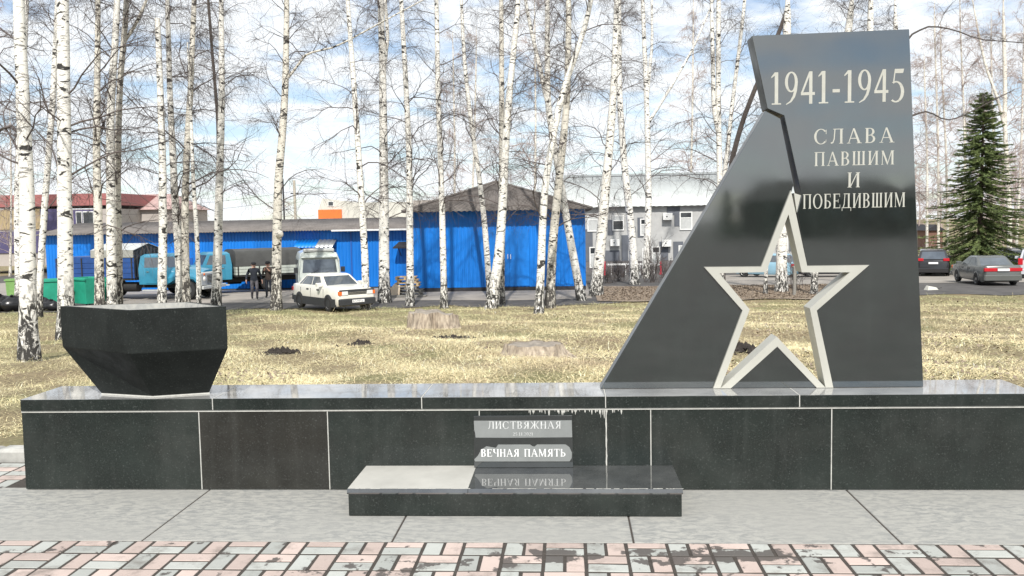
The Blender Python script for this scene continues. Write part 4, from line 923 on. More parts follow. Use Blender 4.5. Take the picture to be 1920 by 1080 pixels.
gx0, gx1 = on_y(622, 430, Yl-.5)[0]-xl0, Ls
mb = MB(); mb.box(gx0, gx1, -.62, -.52, he-.13, he-.04); mb.build('gutter', M['white_trim'], ls)
mb = MB(); x = on_y(660, 500, Yl)[0]-xl0; mb.box(x-.04, x+.04, -.06, -.032, .1, he-.2); mb.build('corner_trim', M['blue_dark'], ls)
x = on_y(358, 485, Yl)[0]-xl0; mb = MB(); mb.box(x-.12, x+.12, -.06, -.03, 1.2, 1.9); mb.build('meter_box', M['blue_dark'], ls)
# canopy over the door
cx0, cx1 = on_y(560, 460, Yl)[0]-xl0, on_y(632, 460, Yl)[0]-xl0; cz = on_y(600, 449, Yl)[2]-zl
can = empty('door_canopy', (xl0, Yl, zl), label='small blue and grey sheet canopy on the long shed above the van', cat='canopy')
xm_ = cx0+(cx1-cx0)*.55; M['galv'] = mat('galvanised_sheet', (.45, .46, .45), .4, metal=.6, var=.1)
for a, b_, mt in ((cx0, xm_, M['blue']), (xm_, cx1, M['galv'])): corr_roof((a, -1.1, cz-.42), (b_, -1.1, cz-.42), (b_, -.04, cz), (a, -.04, cz), mt, can, 'canopy_sheet', per=.2)
for x in (cx0+.1, cx1-.1):
    mb = MB(); mb.obox((x, -1., cz-.48), (x, -.03, cz-.5), .04, .04); mb.obox((x, -.9, cz-.48), (x, -.03, cz-1.), .04, .04); mb.build('bracket', M['plinth_dark'], can)
cx0, cx1 = on_y(742, 460, Yl)[0]-xl0, on_y(775, 460, Yl)[0]-xl0; cz = on_y(760, 453, Yl)[2]-zl
can = empty('door_canopy', (xl0, Yl, zl), label='dark small canopy on the long shed beside the tall shed', cat='canopy')
mb = MB(); mb.add([(cx0, -.9, cz-.3), (cx1+.6, -.9, cz-.3), (cx1+.6, -.04, cz), (cx0+.2, -.04, cz), (cx0, -.9, cz-.36), (cx1+.6, -.9, cz-.36), (cx1+.6, -.04, cz-.06), (cx0+.2, -.04, cz-.06)], [(0, 1, 2, 3), (7, 6, 5, 4), (0, 4, 5, 1), (3, 7, 4, 0), (1, 5, 6, 2)]); mb.build('canopy_sheet', M['plinth_dark'], can)
mb = MB(); mb.obox((cx0+.3, -.8, cz-.36), (cx0+.3, -.03, cz-.8), .04, .04); mb.build('bracket', M['plinth_dark'], can)
# --- grey office
M['off_light'] = mat('pale_grey_panel', (.40, .40, .39), .7, var=.1, scale=2); M['off_dark'] = mat('dark_grey_panel', (.105, .115, .135), .7, var=.12, scale=2)
M['glass'] = mat('window_glass', (.03, .035, .04), .06, var=.4, scale=1.5, spec=.8, ior=1.6); M['roof_pale'] = mat('pale_metal_roof', (.42, .44, .43), .5, metal=.2, var=.08, scale=.7); M['blind'] = mat('pale_window_blind', (.45, .46, .45), .5, var=.1)
M['brickred'] = mat('speckled_base_cladding', (.14, .13, .13), .9, var=.35, scale=12)
Yo = 74.; zo = terrain(Yo); xo0 = on_y(1068, 450, Yo)[0]; xo1 = on_y(1640, 450, Yo)[0]; ze_ = on_y(1220, 387, Yo)[2]
off = empty('grey_office', (xo0, Yo, zo), label='two-storey grey panelled office behind the birches', cat='building'); Lo = xo1-xo0; ho = ze_-zo
mb = MB(); mb.box(0, Lo, 0, 10, .9, ho); mb.build('wall', M['off_light'], off)
mb = MB(); mb.box(-.04, Lo+.04, -.05, 10.04, -.5, .89); mb.build('base_course', M['brickred'], off)
zr = on_y(1220, 338, Yo+5)[2]-zo
corr_roof((-.4, -.5, ho+.02), (Lo+.4, -.5, ho+.02), (Lo+.4, 5, zr+.6), (-.4, 5, zr+.6), M['roof_pale'], off, 'roof_slope', per=.5); corr_roof((Lo+.4, 10.5, ho+.02), (-.4, 10.5, ho+.02), (-.4, 5, zr+.6), (Lo+.4, 5, zr+.6), M['roof_pale'], off, 'roof_slope', per=.5)
for x in (0, Lo):
    mb = MB(); mb.add([(x-.01, 0, ho), (x-.01, 10, ho), (x-.01, 5, zr+.55), (x+.01, 0, ho), (x+.01, 10, ho), (x+.01, 5, zr+.55)], [(0, 1, 2), (5, 4, 3), (0, 2, 5, 3), (1, 4, 5, 2)]); mb.build('gable', M['off_light'], off)
rz = on_y(1220, 340, Yo+3.4)[2]-zo
mb = MB(); mb.tube([(.3, 3.2, zr+.32), (Lo-.3, 3.2, zr+.32)], .03, 6)
for k in range(30): mb.tube([(.4+k*(Lo-.8)/29, 3.2, zr-.06), (.4+k*(Lo-.8)/29, 3.2, zr+.32)], .02, 4)
mb.build('snow_rail', M['plinth_dark'], off)
def PX(px, py): q_ = on_y(px, py, Yo); return q_[0]-xo0, q_[2]-zo
def panel(a, b_, c, d, k):
    x0, z1 = PX(a, b_); x1, z0 = PX(c, d); mb = MB(); mb.box(x0, x1, -.03-.002*k, .01, max(z0, .92), min(z1, ho-.02)); mb.build('dark_panel', M['off_dark'], off)
for k, a in enumerate([(1094, 430, 1112, 505), (1139, 412, 1150, 441), (1165, 441, 1178, 502), (1114, 470, 1162, 496), (1195, 408, 1206, 445), (1250, 388, 1264, 403), (1264, 388, 1275, 424), (1236, 453, 1253, 500), (1262, 453, 1281, 500), (1300, 440, 1330, 500), (1180, 425, 1192, 470), (1340, 400, 1360, 440), (1400, 450, 1440, 500), (1480, 400, 1520, 470)]): panel(*a, k)
def window(a, b_, c, d, lit=.5):
    x0, z1 = PX(a, b_); x1, z0 = PX(c, d); w_ = MB(); fw = .09
    w_.box(x0, x1, -.09, -.036, z0, z0+fw); w_.box(x0, x1, -.09, -.036, z1-fw, z1); w_.box(x0, x0+fw, -.088, -.036, z0+fw, z1-fw); w_.box(x1-fw, x1, -.088, -.036, z0+fw, z1-fw); zm = z0+(z1-z0)*.66
    w_.box(x0+fw, x1-fw, -.087, -.036, zm-.04, zm+.04); wo = w_.build('window', M['white_trim'], off)
    for p0, p1 in ((z0+fw, zm-.04), (zm+.04, z1-fw)):
        p_ = MB(); p_.box(x0+fw, x1-fw, -.06, -.04, p0, p1); p_.build('pane', M['glass'] if random.random() > lit else M['blind'], wo)
for i, a in enumerate([(1101, 401, 1122, 434), (1148, 404, 1170, 432), (1200, 410, 1212, 442), (1274, 397, 1298, 431), (1105, 463, 1122, 502), (1222, 462, 1238, 498), (1272, 460, 1292, 498), (1204, 465, 1215, 500), (1330, 398, 1352, 432), (1380, 398, 1402, 432), (1430, 398, 1452, 432), (1330, 462, 1352, 498), (1380, 462, 1402, 498), (1455, 440, 1477, 470), (1530, 400, 1555, 434), (1560, 462, 1585, 498)]): window(*a, .35)
M['ac'] = mat('white_plastic_casing', (.68, .68, .66), .5, var=.06)
for i, (a, b_) in enumerate([(1153, 455), (1250, 456), (1252, 406)]):
    q_ = on_y(a, b_, Yo-.45); ac = empty('air_conditioner', q_-np.array([0, 0, .28]), label=['white air conditioner on the office wall left of the scarred birch', 'white air conditioner on the office wall above the right red post', 'small air conditioner high on the office wall near the eave'][i], cat='air conditioner', group='air conditioners on the office wall')
    mb = MB(); mb.box(-.38, .38, -.1, .25, 0, .56); mb.build('casing', M['ac'], ac, bevel=.02)
    mb = MB(); mb.lathe([(.2, -.012), (.2, .01), (.06, .01), (.06, -.015), (0, -.015)], 18, 'y', (-.08, -.105, .28)); mb.build('fan_grille', M['plinth_dark'], ac)
    mb = MB(); mb.box(-.3, -.26, .05, .45, -.06, 0); mb.box(.26, .3, .05, .45, -.06, 0); mb.build('bracket', M['plinth_dark'], ac)
M['red_post'] = mat('red_painted_post', (.6, .03, .06), .5, var=.1)
Yr = 66.
for i, px in enumerate((1134, 1239)):
    q_ = on_y(px, 516, Yr); b = np.array([q_[0], Yr, terrain(Yr)+.035]); p_ = empty('red_post', b, label=['red post left of the scarred birch, before the office', 'red post by the sloping stele edge, before the office'][i], cat='post', group='red posts at the office'); top_ = on_y(px, 490, Yr)[2]-b[2]
    mb = MB(); mb.tube([(0, 0, 0), (0, 0, top_)], .07, 10); mb.build('tube', M['red_post'], p_, smooth=True, sharp=40); mb = MB(); mb.lathe([(.13, 0), (.13, .02), (.07, .025)], 12); mb.build('base_flange', M['red_post'], p_)
a_, c_ = on_y(1136, 496, Yr), on_y(1237, 494, Yr); rl = empty('white_rail', (a_[0], Yr, terrain(Yr)+.035), label='white rail running between the red posts', cat='rail')
mb = MB(); zt_ = a_[2]-terrain(Yr)-.035; mb.obox((.03, 0, zt_), (c_[0]-a_[0]-.03, 0, zt_), .06, .12); mb.build('top_bar', M['white_trim'], rl)
for k in range(4):
    x = .4+k*(c_[0]-a_[0]-.8)/3; mb = MB(); mb.box(x-.03, x+.03, -.03, .03, 0, zt_-.062); mb.build('upright', M['white_trim'], rl)
# --- far left shopping hall with red roof
M['redroof'] = mat('haze_faded_red_fascia', (.33, .12, .115), .7, var=.12, scale=.4); M['redroof2'] = mat('haze_faded_pinkish_roof', (.40, .28, .26), .8, var=.15, scale=.4); M['ochre'] = mat('ochre_panels', (.36, .28, .16), .7, var=.1, scale=.5); M['purple'] = mat('violet_panels', (.075, .065, .15), .6, var=.15, scale=.5); M['wall_pale'] = mat('pale_rendered_wall', (.38, .345, .315), .8, var=.1, scale=.5)  # hall paints muted towards grey, putting distance haze into their colours
Yh = 96.
def hall_part(nm, a, b_, c, d, mt, y0, dep, par, zo_):
    p0, p1 = on_y(a, d, Yh), on_y(c, b_, Yh); mb = MB(); mb.box(p0[0]-par.location.x, p1[0]-par.location.x, y0, y0+dep, max(p0[2]-zo_, 0), p1[2]-zo_); return mb.build(nm, mt, par)
hx = on_y(-60, 400, Yh)[0]; zh = terrain(Yh); hall = empty('shopping_hall', (hx, Yh, zh), label='far hall with red fascia and violet and ochre panels at left', cat='building')
hall_part('wall', -60, 391, 215, 500, M['wall_pale'], 0, 12, hall, zh); hall_part('red_fascia', -62, 362, 217, 390, M['redroof'], -.4, 12.6, hall, zh)
for i, (a, b_, c, d, mt) in enumerate([(-60, 391, 78, 432, 'ochre'), (78, 391, 135, 432, 'purple'), (-60, 433, 75, 476, 'purple'), (140, 393, 180, 428, 'purple')]): hall_part('panel', a, b_, c, d, M[mt], -.12-.01*i, .1, hall, zh)
for a in (150, 163, 172):
    w_ = hall_part('window', a-5, 396, a+5, 422, M['white_trim'], -.22, .05, hall, zh); hall_part('pane', a-4, 398, a+4, 420, M['glass'], -.24, .03, hall, zh)
hx2 = on_y(215, 400, Yh+10)[0]; b2 = empty('pinkish_roofed_house', (hx2, Yh+6, zh), label='far low house with haze-faded pinkish roof right of the red hall', cat='building')
p0, p1 = on_y(222, 440, Yh+6), on_y(335, 392, Yh+6); w2 = p1[0]-hx2; mb = MB(); mb.box(.3, w2-.3, 0, 9, 0, p1[2]-zh); mb.build('wall', M['wall_pale'], b2)
zt2 = on_y(250, 362, Yh+6)[2]-zh; ze2 = p1[2]-zh; mb = MB(); mb.add([(0, -.5, ze2), (w2, -.5, ze2), (w2, 9.5, ze2), (0, 9.5, ze2), (0, 4.5, zt2), (w2*.75, 4.5, zt2)], [(0, 1, 5, 4), (1, 2, 5), (2, 3, 4, 5), (3, 0, 4), (3, 2, 1, 0)]); mb.build('roof', M['redroof2'], b2)
# --- far white building with an orange block
M['orange'] = mat('orange_cladding', (.72, .16, .03), .6, var=.08, scale=.6); M['farwhite'] = mat('white_far_wall', (.55, .54, .49), .8, var=.06, scale=.3)
Yw = 118.; wb = empty('white_factory', (on_y(600, 400, Yw)[0], Yw, terrain(Yw)), label='far white building with an orange lower block above the long shed', cat='building'); wx, wz = wb.location.x, wb.location.z
def WP(px, py): q_ = on_y(px, py, Yw); return q_[0]-wx, q_[2]-wz
a = WP(597, 393); b_ = WP(604, 372); c = WP(668, 380); d = WP(935, 372)
mb = MB(); mb.prism([(a[0], 0), (WP(770, 400)[0], 0), (WP(770, 378)[0], WP(770, 378)[1]), c, b_, a], 0, 14); mb.build('wall', M['farwhite'], wb)
mb = MB(); mb.box(WP(770, 400)[0]+.02, d[0], 1, 14, 0, d[1]); mb.build('annex', M['wall_pale'], wb)
o_ = WP(598, 411); o2 = WP(641, 392.5); mb = MB(); mb.box(o_[0], o2[0], -.3, -.02, 0, o2[1]); mb.build('orange_block', M['orange'], wb)
w0, w1 = WP(615, 387), WP(626, 377); mb = MB(); mb.box(w0[0], w1[0], -.08, -.01, w0[1], w1[1]); wo = mb.build('window', M['white_trim'], wb); mb = MB(); mb.box(w0[0]+.1, w1[0]-.1, -.1, -.06, w0[1]+.1, w1[1]-.1); mb.build('pane', M['glass'], wb)
for k in range(4):
    w0, w1 = WP(790+k*36, 392), WP(800+k*36, 380); mb = MB(); mb.box(w0[0], w1[0], .9, .98, w0[1], w1[1]); mb.build('window', M['glass'], wb)
# brown far house right
Yb = 120.; hb = empty('brown_house', (on_y(1738, 470, Yb)[0], Yb, terrain(Yb)), label='far brown house glimpsed left of the spruce', cat='building')
p1 = on_y(1768, 432, Yb); wdt = p1[0]-hb.location.x; hh = p1[2]-terrain(Yb); M['brown'] = mat('brown_render', (.16, .085, .06), .8, var=.15)
mb = MB(); mb.box(0, wdt, 0, 8, 0, hh); mb.build('wall', M['brown'], hb); mb = MB(); mb.prism([(-.3, hh+.01), (wdt+.3, hh+.01), (wdt/2, hh+.8)], -.3, 8.3); mb.build('roof', M['plinth_dark'], hb)
# --- poles
M['concrete_pole'] = mat('pale_concrete_pole', (.42, .38, .31), .9, var=.12); M['wire'] = mat('wire', (.03, .03, .03), .7)
Ypo = 78.
def pole(px, ytop, w, label, mt, arms=True):
    b = np.array([on_y(px, 410, Ypo)[0], Ypo, terrain(Ypo)]); h = on_y(px, ytop, Ypo)[2]-b[2]; p_ = empty('utility_pole', b, label=label, cat='pole'); mb = MB(); mb.tube([(0, 0, -.1), (0, 0, h)], [w*1.2, w], 8); mb.build('shaft', M[mt], p_, smooth=True, sharp=50)
    if arms:
        mb = MB(); mb.box(-.35, .35, -.05, .05, h-1.2, h-1.1); mb.build('crossarm', M['plinth_dark'], p_)
        for s in (-.3, .3):
            mb = MB(); mb.lathe([(.05, 0), (.06, .05), (.03, .1), (.05, .14), (0, .17)], 8, 'z', (s, 0, h-1.09)); mb.build('insulator', M['white_trim'], p_)
    return b, h
b1, h1 = pole(554, 338, .12, 'pale concrete utility pole behind the long shed', 'concrete_pole'); pole(533, 335, .07, 'thin dark pole left of the pale utility pole', 'plinth_dark', False)
for k, dz in enumerate((-.95, -1.6, -.4)):
    P_ = []
    for i in range(17):
        f = i/16; P_.append((b1[0]-30*f+(0 if k < 2 else 60*f), Ypo+.3*k, b1[2]+h1+dz-1.1*4*f*(1-f)))
    mb = MB(); mb.tube(P_, .012, 4); o_ = mb.build('overhead_wire', M['wire']); tag(o_, ['upper overhead wire running left from the pale pole', 'lower overhead wire running left from the pale pole', 'overhead wire running right from the pale pole'][k], 'wire')
# ================================================================ vehicles
M['tyre'] = mat('black_rubber', (.022, .022, .022), .85, var=.2, scale=20); M['rim'] = mat('grey_steel_rim', (.35, .35, .34), .4, metal=.6, var=.15); M['blackpl'] = mat('black_plastic', (.03, .032, .035), .55, var=.15)
M['car_glass'] = mat('car_glass', (.07, .085, .10), .04, var=.3, scale=2, spec=.8, ior=1.7); M['lamp_white'] = mat('headlamp_glass', (.7, .7, .68), .15, var=.1); M['lamp_amber'] = mat('amber_lens', (.75, .16, .03), .25, var=.08); M['lamp_red'] = mat('red_lens', (.45, .015, .025), .2, var=.08); M['plate'] = mat('white_number_plate', (.8, .8, .79), .5, var=.03); M['chrome'] = mat('chrome_trim', (.6, .6, .6), .2, metal=.9, var=.05)  # car glass base lightened to stand in for mirrored sky
def paint(name, c, rough=.3): return mat(name, c, rough, var=.05, scale=2, coat=.4)
def wheel(par, x, y, r, w, rimcol='rim', side=1, dual=False):
    mb = MB(); s = side; prof = [(r*.62, -w/2), (r*.9, -w/2), (r, -w*.36), (r, w*.36), (r*.9, w/2), (r*.62, w/2)]
    mb.lathe(prof, 22, 'y', (x, y, r)); t = mb.build('wheel', M['tyre'], par, smooth=True, sharp=40)
    mb = MB(); e = s*w*.42; mb.lathe([(r*.64, e), (r*.56, e*.7), (r*.3, e*.5), (r*.22, e*.95), (0, e)], 16, 'y', (x, y, r)); mb.build('rim', M[rimcol], t, smooth=True, sharp=40)
    return t
def loft(stations, mt, par, name='body', sharp=38):
    """stations: list of (x, [(y,z), ...]) right-hand half outline from bottom centre to top centre; mirrored"""
    n = len(stations[0][1]); V = []; 
    for x, pr in stations:
        for y, z in pr: V.append((x, -y, z))
        for y, z in pr[::-1]: V.append((x, y, z))
    k = 2*n; Fq = []
    for j in range(len(stations)-1):
        for i in range(k-1):
            a, b = j*k+i, (j+1)*k+i; Fq.append((a, b, b+1, a+1))
    Fq.append(tuple(range(k))); Fq.append(tuple(range((len(stations)-1)*k, len(stations)*k))[::-1])
    return mesh_obj(name, V, Fq, mt, par, smooth=True, sharp=sharp)
def quad3(par, name, pts, mt, off=.006, thick=.012):
    """thin pane from four corner points, pushed out along its normal"""
    p = [np.array(q, float) for q in pts]; n = np.cross(p[1]-p[0], p[3]-p[0]); n /= np.linalg.norm(n); V = [q+n*off for q in p]+[q-n*thick for q in p]
    return mesh_obj(name, V, [(0, 1, 2, 3), (7, 6, 5, 4), (0, 4, 5, 1), (1, 5, 6, 2), (2, 6, 7, 3), (3, 7, 4, 0)], mt, par)
def car(loc, heading, label, P, cat='car', name='parked_car', group='cars parked on the far side'):
    """heading: angle of the nose from -Y towards +X"""
    ro = empty(name, loc, heading-math.pi/2, label=label, cat=cat, group=group)
    L, W, H = P['L'], P['W']/2, P['H']; gc = .2; mt = P['paint']; x0, x1 = -L/2, L/2; hz, tz, bz = P['hood'], P['trunk'], P['belt']
    wx0, wx1, rr = P['wx'][0], P['wx'][1], P['r']
    # lower body: nose, wings, doors, tail
    def st(x, z, w, zb=gc): return (x, [(0, zb), (w*.92, zb), (w*.99, zb+.12), (w, (zb+z)/2), (w*.985, z-.1), (w*.95, z-.02), (w*.86, z), (0, z+.02)])
    sts = [st(x0, tz-.1, W*.86, .36), st(x0+.06, tz-.02, W*.93, .3), st(x0+.25, tz, W*.97), st(P['gx'][0], (tz+bz)/2 if P['gx'][0] < 0 else tz, W), st(0, bz, W), st(P['gx'][1], (hz+.05), W), st(x1-.3, hz-.05, W*.97), st(x1-.06, hz-.12, W*.92, .28), st(x1, hz-.2, W*.86, .36)]
    loft(sts, mt, ro)
    # cabin
    g0, g1, r0, r1 = P['gx'][0], P['gx'][1], P['rx'][0], P['rx'][1]; wb, wr = W*.95, W*.76; zb = bz-.03
    def rect4(x, w, z): return (x, [(0, z-.0), (w, z)])
    V = [(g0, -wb, zb), (g1, -wb, zb), (g1, wb, zb), (g0, wb, zb), (r0, -wr, H-.05), (r1, -wr, H-.05), (r1, wr, H-.05), (r0, wr, H-.05), (r0+.12, -wr*.86, H), (r1-.15, -wr*.86, H), (r1-.15, wr*.86, H), (r0+.12, wr*.86, H)]
    Fq = [(0, 1, 5, 4), (1, 2, 6, 5), (2, 3, 7, 6), (3, 0, 4, 7), (4, 5, 9, 8), (5, 6, 10, 9), (6, 7, 11, 10), (7, 4, 8, 11), (8, 9, 10, 11)]
    mesh_obj('cabin', V, Fq, mt, ro, smooth=True, sharp=30)
    def lerp(a, b, t): return np.array(a)*(1-t)+np.array(b)*t
    def face(a, b, c, d, u0, u1, v0, v1):
        q = lambda u, v: lerp(lerp(a, b, u), lerp(d, c, u), v)
        return [q(u0, v0), q(u1, v0), q(u1, v1), q(u0, v1)]
    quad3(ro, 'windscreen', face(V[1], V[2], V[6], V[5], .06, .94, .1, .92), M['car_glass']); quad3(ro, 'rear_window', face(V[3], V[0], V[4], V[7], .08, .92, .12, .9), M['car_glass'])
    for s, (a, b, c, d) in ((-1, (V[0], V[1], V[5], V[4])), (1, (V[2], V[3], V[7], V[6]))):
        cuts_ = P.get('win', [(.07, .14), (.16, .52), (.55, .9)])
        for u0, u1 in cuts_:
            if s == 1: u0, u1 = 1-u1, 1-u0
            quad3(ro, 'side_window', face(a, b, c, d, u0, u1, .14, .9), M['car_glass'])
        for hx_ in P.get('handles', (-.35, .55)):
            mb = MB(); mb.box(hx_-.1, hx_+.1, s*W*.985-.012, s*W*.985+.022, bz-.18, bz-.12); mb.build('door_handle', M['blackpl'], ro)
        mb = MB(); mb.cbox(g1-.35, g1-.2, min(s*W*.98, s*(W+.2)), max(s*W*.98, s*(W+.2)), bz-.0, bz+.14, .02); mb.build('mirror', mt if P.get('mirror_paint', True) else M['blackpl'], ro)
        for sx_ in P.get('seams', (g1-.12, (g0+g1)/2+.05, g0+.45)):
            mb = MB(); a_, b_ = sorted((s*W*.97, s*(W+.0025))); mb.box(sx_-.007, sx_+.007, a_, b_, gc+.3, bz-.1); mb.build('door_seam', M['blackpl'], ro)
        for wx in (wx0, wx1):
            mb = MB(); n = 18; ra, rb_ = rr*1.2, rr*1.03; y0 = s*(W*.985); V2 = []
            for i in range(n+1):
                an = math.pi*i/n-.15+.3*i/n*1.0; V2 += [(wx+ra*math.cos(an), y0+s*.018, rr+ra*math.sin(an)), (wx+rb_*math.cos(an), y0+s*.03, rr+rb_*math.sin(an)), (wx+ra*math.cos(an), y0-s*.03, rr+ra*math.sin(an))]
            Fq = []
            for i in range(n): a3, b3 = i*3, (i+1)*3; Fq += [(a3, b3, b3+1, a3+1), (a3, a3+2, b3+2, b3)]
            mb.add(V2, Fq); mb.build('arch_trim', M['blackpl'] if P.get('cladding') else mt, ro)
            mb = MB(); mb.lathe([(0, 0), (rr*1.06, 0), (rr*1.06, -s*.01)], 20, 'y', (wx, s*(W*.985+.012), rr)); mb.build('wheel_well', M['tyre'], ro)
            wheel(ro, wx, s*(W*.985-.06), rr, .2, side=s)
        if P.get('cladding'):
            mb = MB(); mb.box(x0+.25, x1-.3, min(s*W*.9, s*(W+.012)), max(s*W*.9, s*(W+.012)), gc-.02, gc+.3); mb.build('side_cladding', M['blackpl'], ro)
    # ends
    fb = P.get('bumper', mt)
    mb = MB(); mb.cbox(x1-.12, x1+.06, -W*.93, W*.93, .26, .52, .03); mb.build('front_bumper', fb, ro, bevel=.02); mb = MB(); mb.cbox(x0-.06, x0+.12, -W*.93, W*.93, .28, .56, .03); mb.build('rear_bumper', fb, ro, bevel=.02)
    lz = hz-.28
    for s in (-1, 1):
        a, b = sorted((s*W*.5, s*W*.8)); mb = MB(); mb.box(x1-.08, x1+.025, a, b, lz, lz+.15); mb.build('headlight', M['lamp_white'], ro, bevel=.01)
        a, b = sorted((s*W*.81, s*W*.93)); mb = MB(); mb.box(x1-.14, x1+.02, a, b, lz, lz+.15); mb.build('indicator', M['lamp_amber'], ro, bevel=.01)
        tl = P.get('tail', (.42, .95, tz-.3, tz-.14)); a, b = sorted((s*W*tl[0], s*W*tl[1])); mb = MB(); mb.box(x0-.03, x0+.12, a, b, tl[2], tl[3]); mb.build('tail_light', M['lamp_red'], ro, bevel=.01)
    mb = MB(); mb.box(x1-.06, x1+.015, -W*.48, W*.48, lz+.02, lz+.13); mb.build('grille', M['blackpl'], ro)
    for zz_ in (lz+.045, lz+.095): mb = MB(); mb.box(x1-.02, x1+.024, -W*.47, W*.47, zz_, zz_+.018); mb.build('grille_bar', M['chrome'], ro)
    mb = MB(); mb.box(x1+.062, x1+.072, -.26, .26, .36, .47); pt = mb.build('number_plate', M['plate'], ro)
    pz = P.get('rear_plate', .62); mb = MB(); mb.box(x0-.07, x0-.03, -.26, .26, pz, pz+.11); mb.build('number_plate', M['plate'], ro)
    return ro, pt
def heading_to(X, Y, deg):
    """nose pointing deg to the right (as seen) of straight at the camera"""
    return math.atan2(-X, Y)*1.0+R(deg)
white = paint('ivory_white_paint', (.72, .70, .63)); 
b = ground(613, 583); b[2] = terrain(b[1])+.03; b[1] += .9
sedan, pt = car(b, heading_to(b[0], b[1], 27), 'white boxy sedan with black bumpers and sill cladding before the van', dict(L=4.15, W=1.65, H=1.40, hood=.93, trunk=.98, belt=.95, gx=(-1.62, .95), rx=(-.95, .32), wx=(-1.3, 1.22), r=.30, paint=white, cladding=True, bumper=M['blackpl'], mirror_paint=True, handles=(-.55, .35)), group='cars in the yard')
tm = text_mesh('К579РА', -.23, .2, .375, .455, 0, .001, .1); tm.v = [(4.15/2+.0725-y*1.0, x, z) for x, y, z in tm.v]; tm.build('plate_lettering', M['blackpl'], pt)
# fix: black nose band of the sedan
mb = MB(); mb.cbox(2.0, 2.09, -.74, .74, .78, .86, .02); mb.build('nose_band', M['blackpl'], sedan)
darkgrey = paint('dark_grey_green_paint', (.10, .105, .10), .25); black = paint('black_paint', (.02, .02, .022), .2); silver = paint('silver_paint', (.45, .47, .50), .25); ltblue = paint('light_blue_paint', (.25, .42, .52), .3); darkcar = paint('dark_car_paint', (.03, .033, .04), .2)
def far_car(px, py, Yd, deg, label, P, grp='cars parked along the road'):
    d = ray(px, py); X = d[0]/d[1]*Yd; b = (X, Yd, terrain(Yd)+.034); return car(b, math.pi+heading_to(X, Yd, deg) if P.pop('away', True) else heading_to(X, Yd, deg), label, P, group=grp)
far_car(1846, 520, 45.6, 19, 'dark grey saloon seen from behind, nearest on the right road', dict(L=4.75, W=1.74, H=1.39, hood=.92, trunk=1.0, belt=.93, gx=(-1.55, 1.05), rx=(-.85, .2), wx=(-1.4, 1.35), r=.31, paint=darkgrey, tail=(.3, .96, .72, .88), rear_plate=.74))
far_car(1747, 512, 57., 2, 'black hatchback with red tail lamps at the edge of the stele', dict(L=4.3, W=1.8, H=1.63, hood=1.0, trunk=1.05, belt=1.05, gx=(-2.05, 1.1), rx=(-1.75, .3), wx=(-1.3, 1.3), r=.34, paint=black, tail=(.6, .97, .98, 1.14), rear_plate=.8, win=[(.06, .2), (.22, .54), (.57, .9)]))
far_car(1942, 512, 52., 0, 'silver estate car cut by the right picture edge', dict(L=4.5, W=1.72, H=1.62, hood=.95, trunk=1.0, belt=1.0, gx=(-2.15, 1.2), rx=(-1.95, .5), wx=(-1.35, 1.35), r=.31, paint=silver, tail=(.72, .98, .8, 1.15)))
far_car(1893, 508, 60., 10, 'dark car half hidden behind the grey saloon', dict(L=4.4, W=1.76, H=1.6, hood=1.0, trunk=1.05, belt=1.02, gx=(-2.0, 1.1), rx=(-1.7, .3), wx=(-1.3, 1.3), r=.33, paint=darkcar))
far_car(1440, 512, 58., 62, 'light blue car glimpsed through the star left of the birch', dict(L=4.2, W=1.7, H=1.5, hood=.95, trunk=1.0, belt=.95, gx=(-1.8, 1.0), rx=(-1.2, .3), wx=(-1.3, 1.25), r=.3, paint=ltblue, tail=(.6, .96, .7, .9)))
far_car(1560, 512, 57., -80, 'dark car showing under the right arm of the star', dict(L=4.6, W=1.75, H=1.45, hood=.92, trunk=1.0, belt=.95, gx=(-1.8, 1.1), rx=(-1.0, .3), wx=(-1.4, 1.35), r=.31, paint=darkcar))
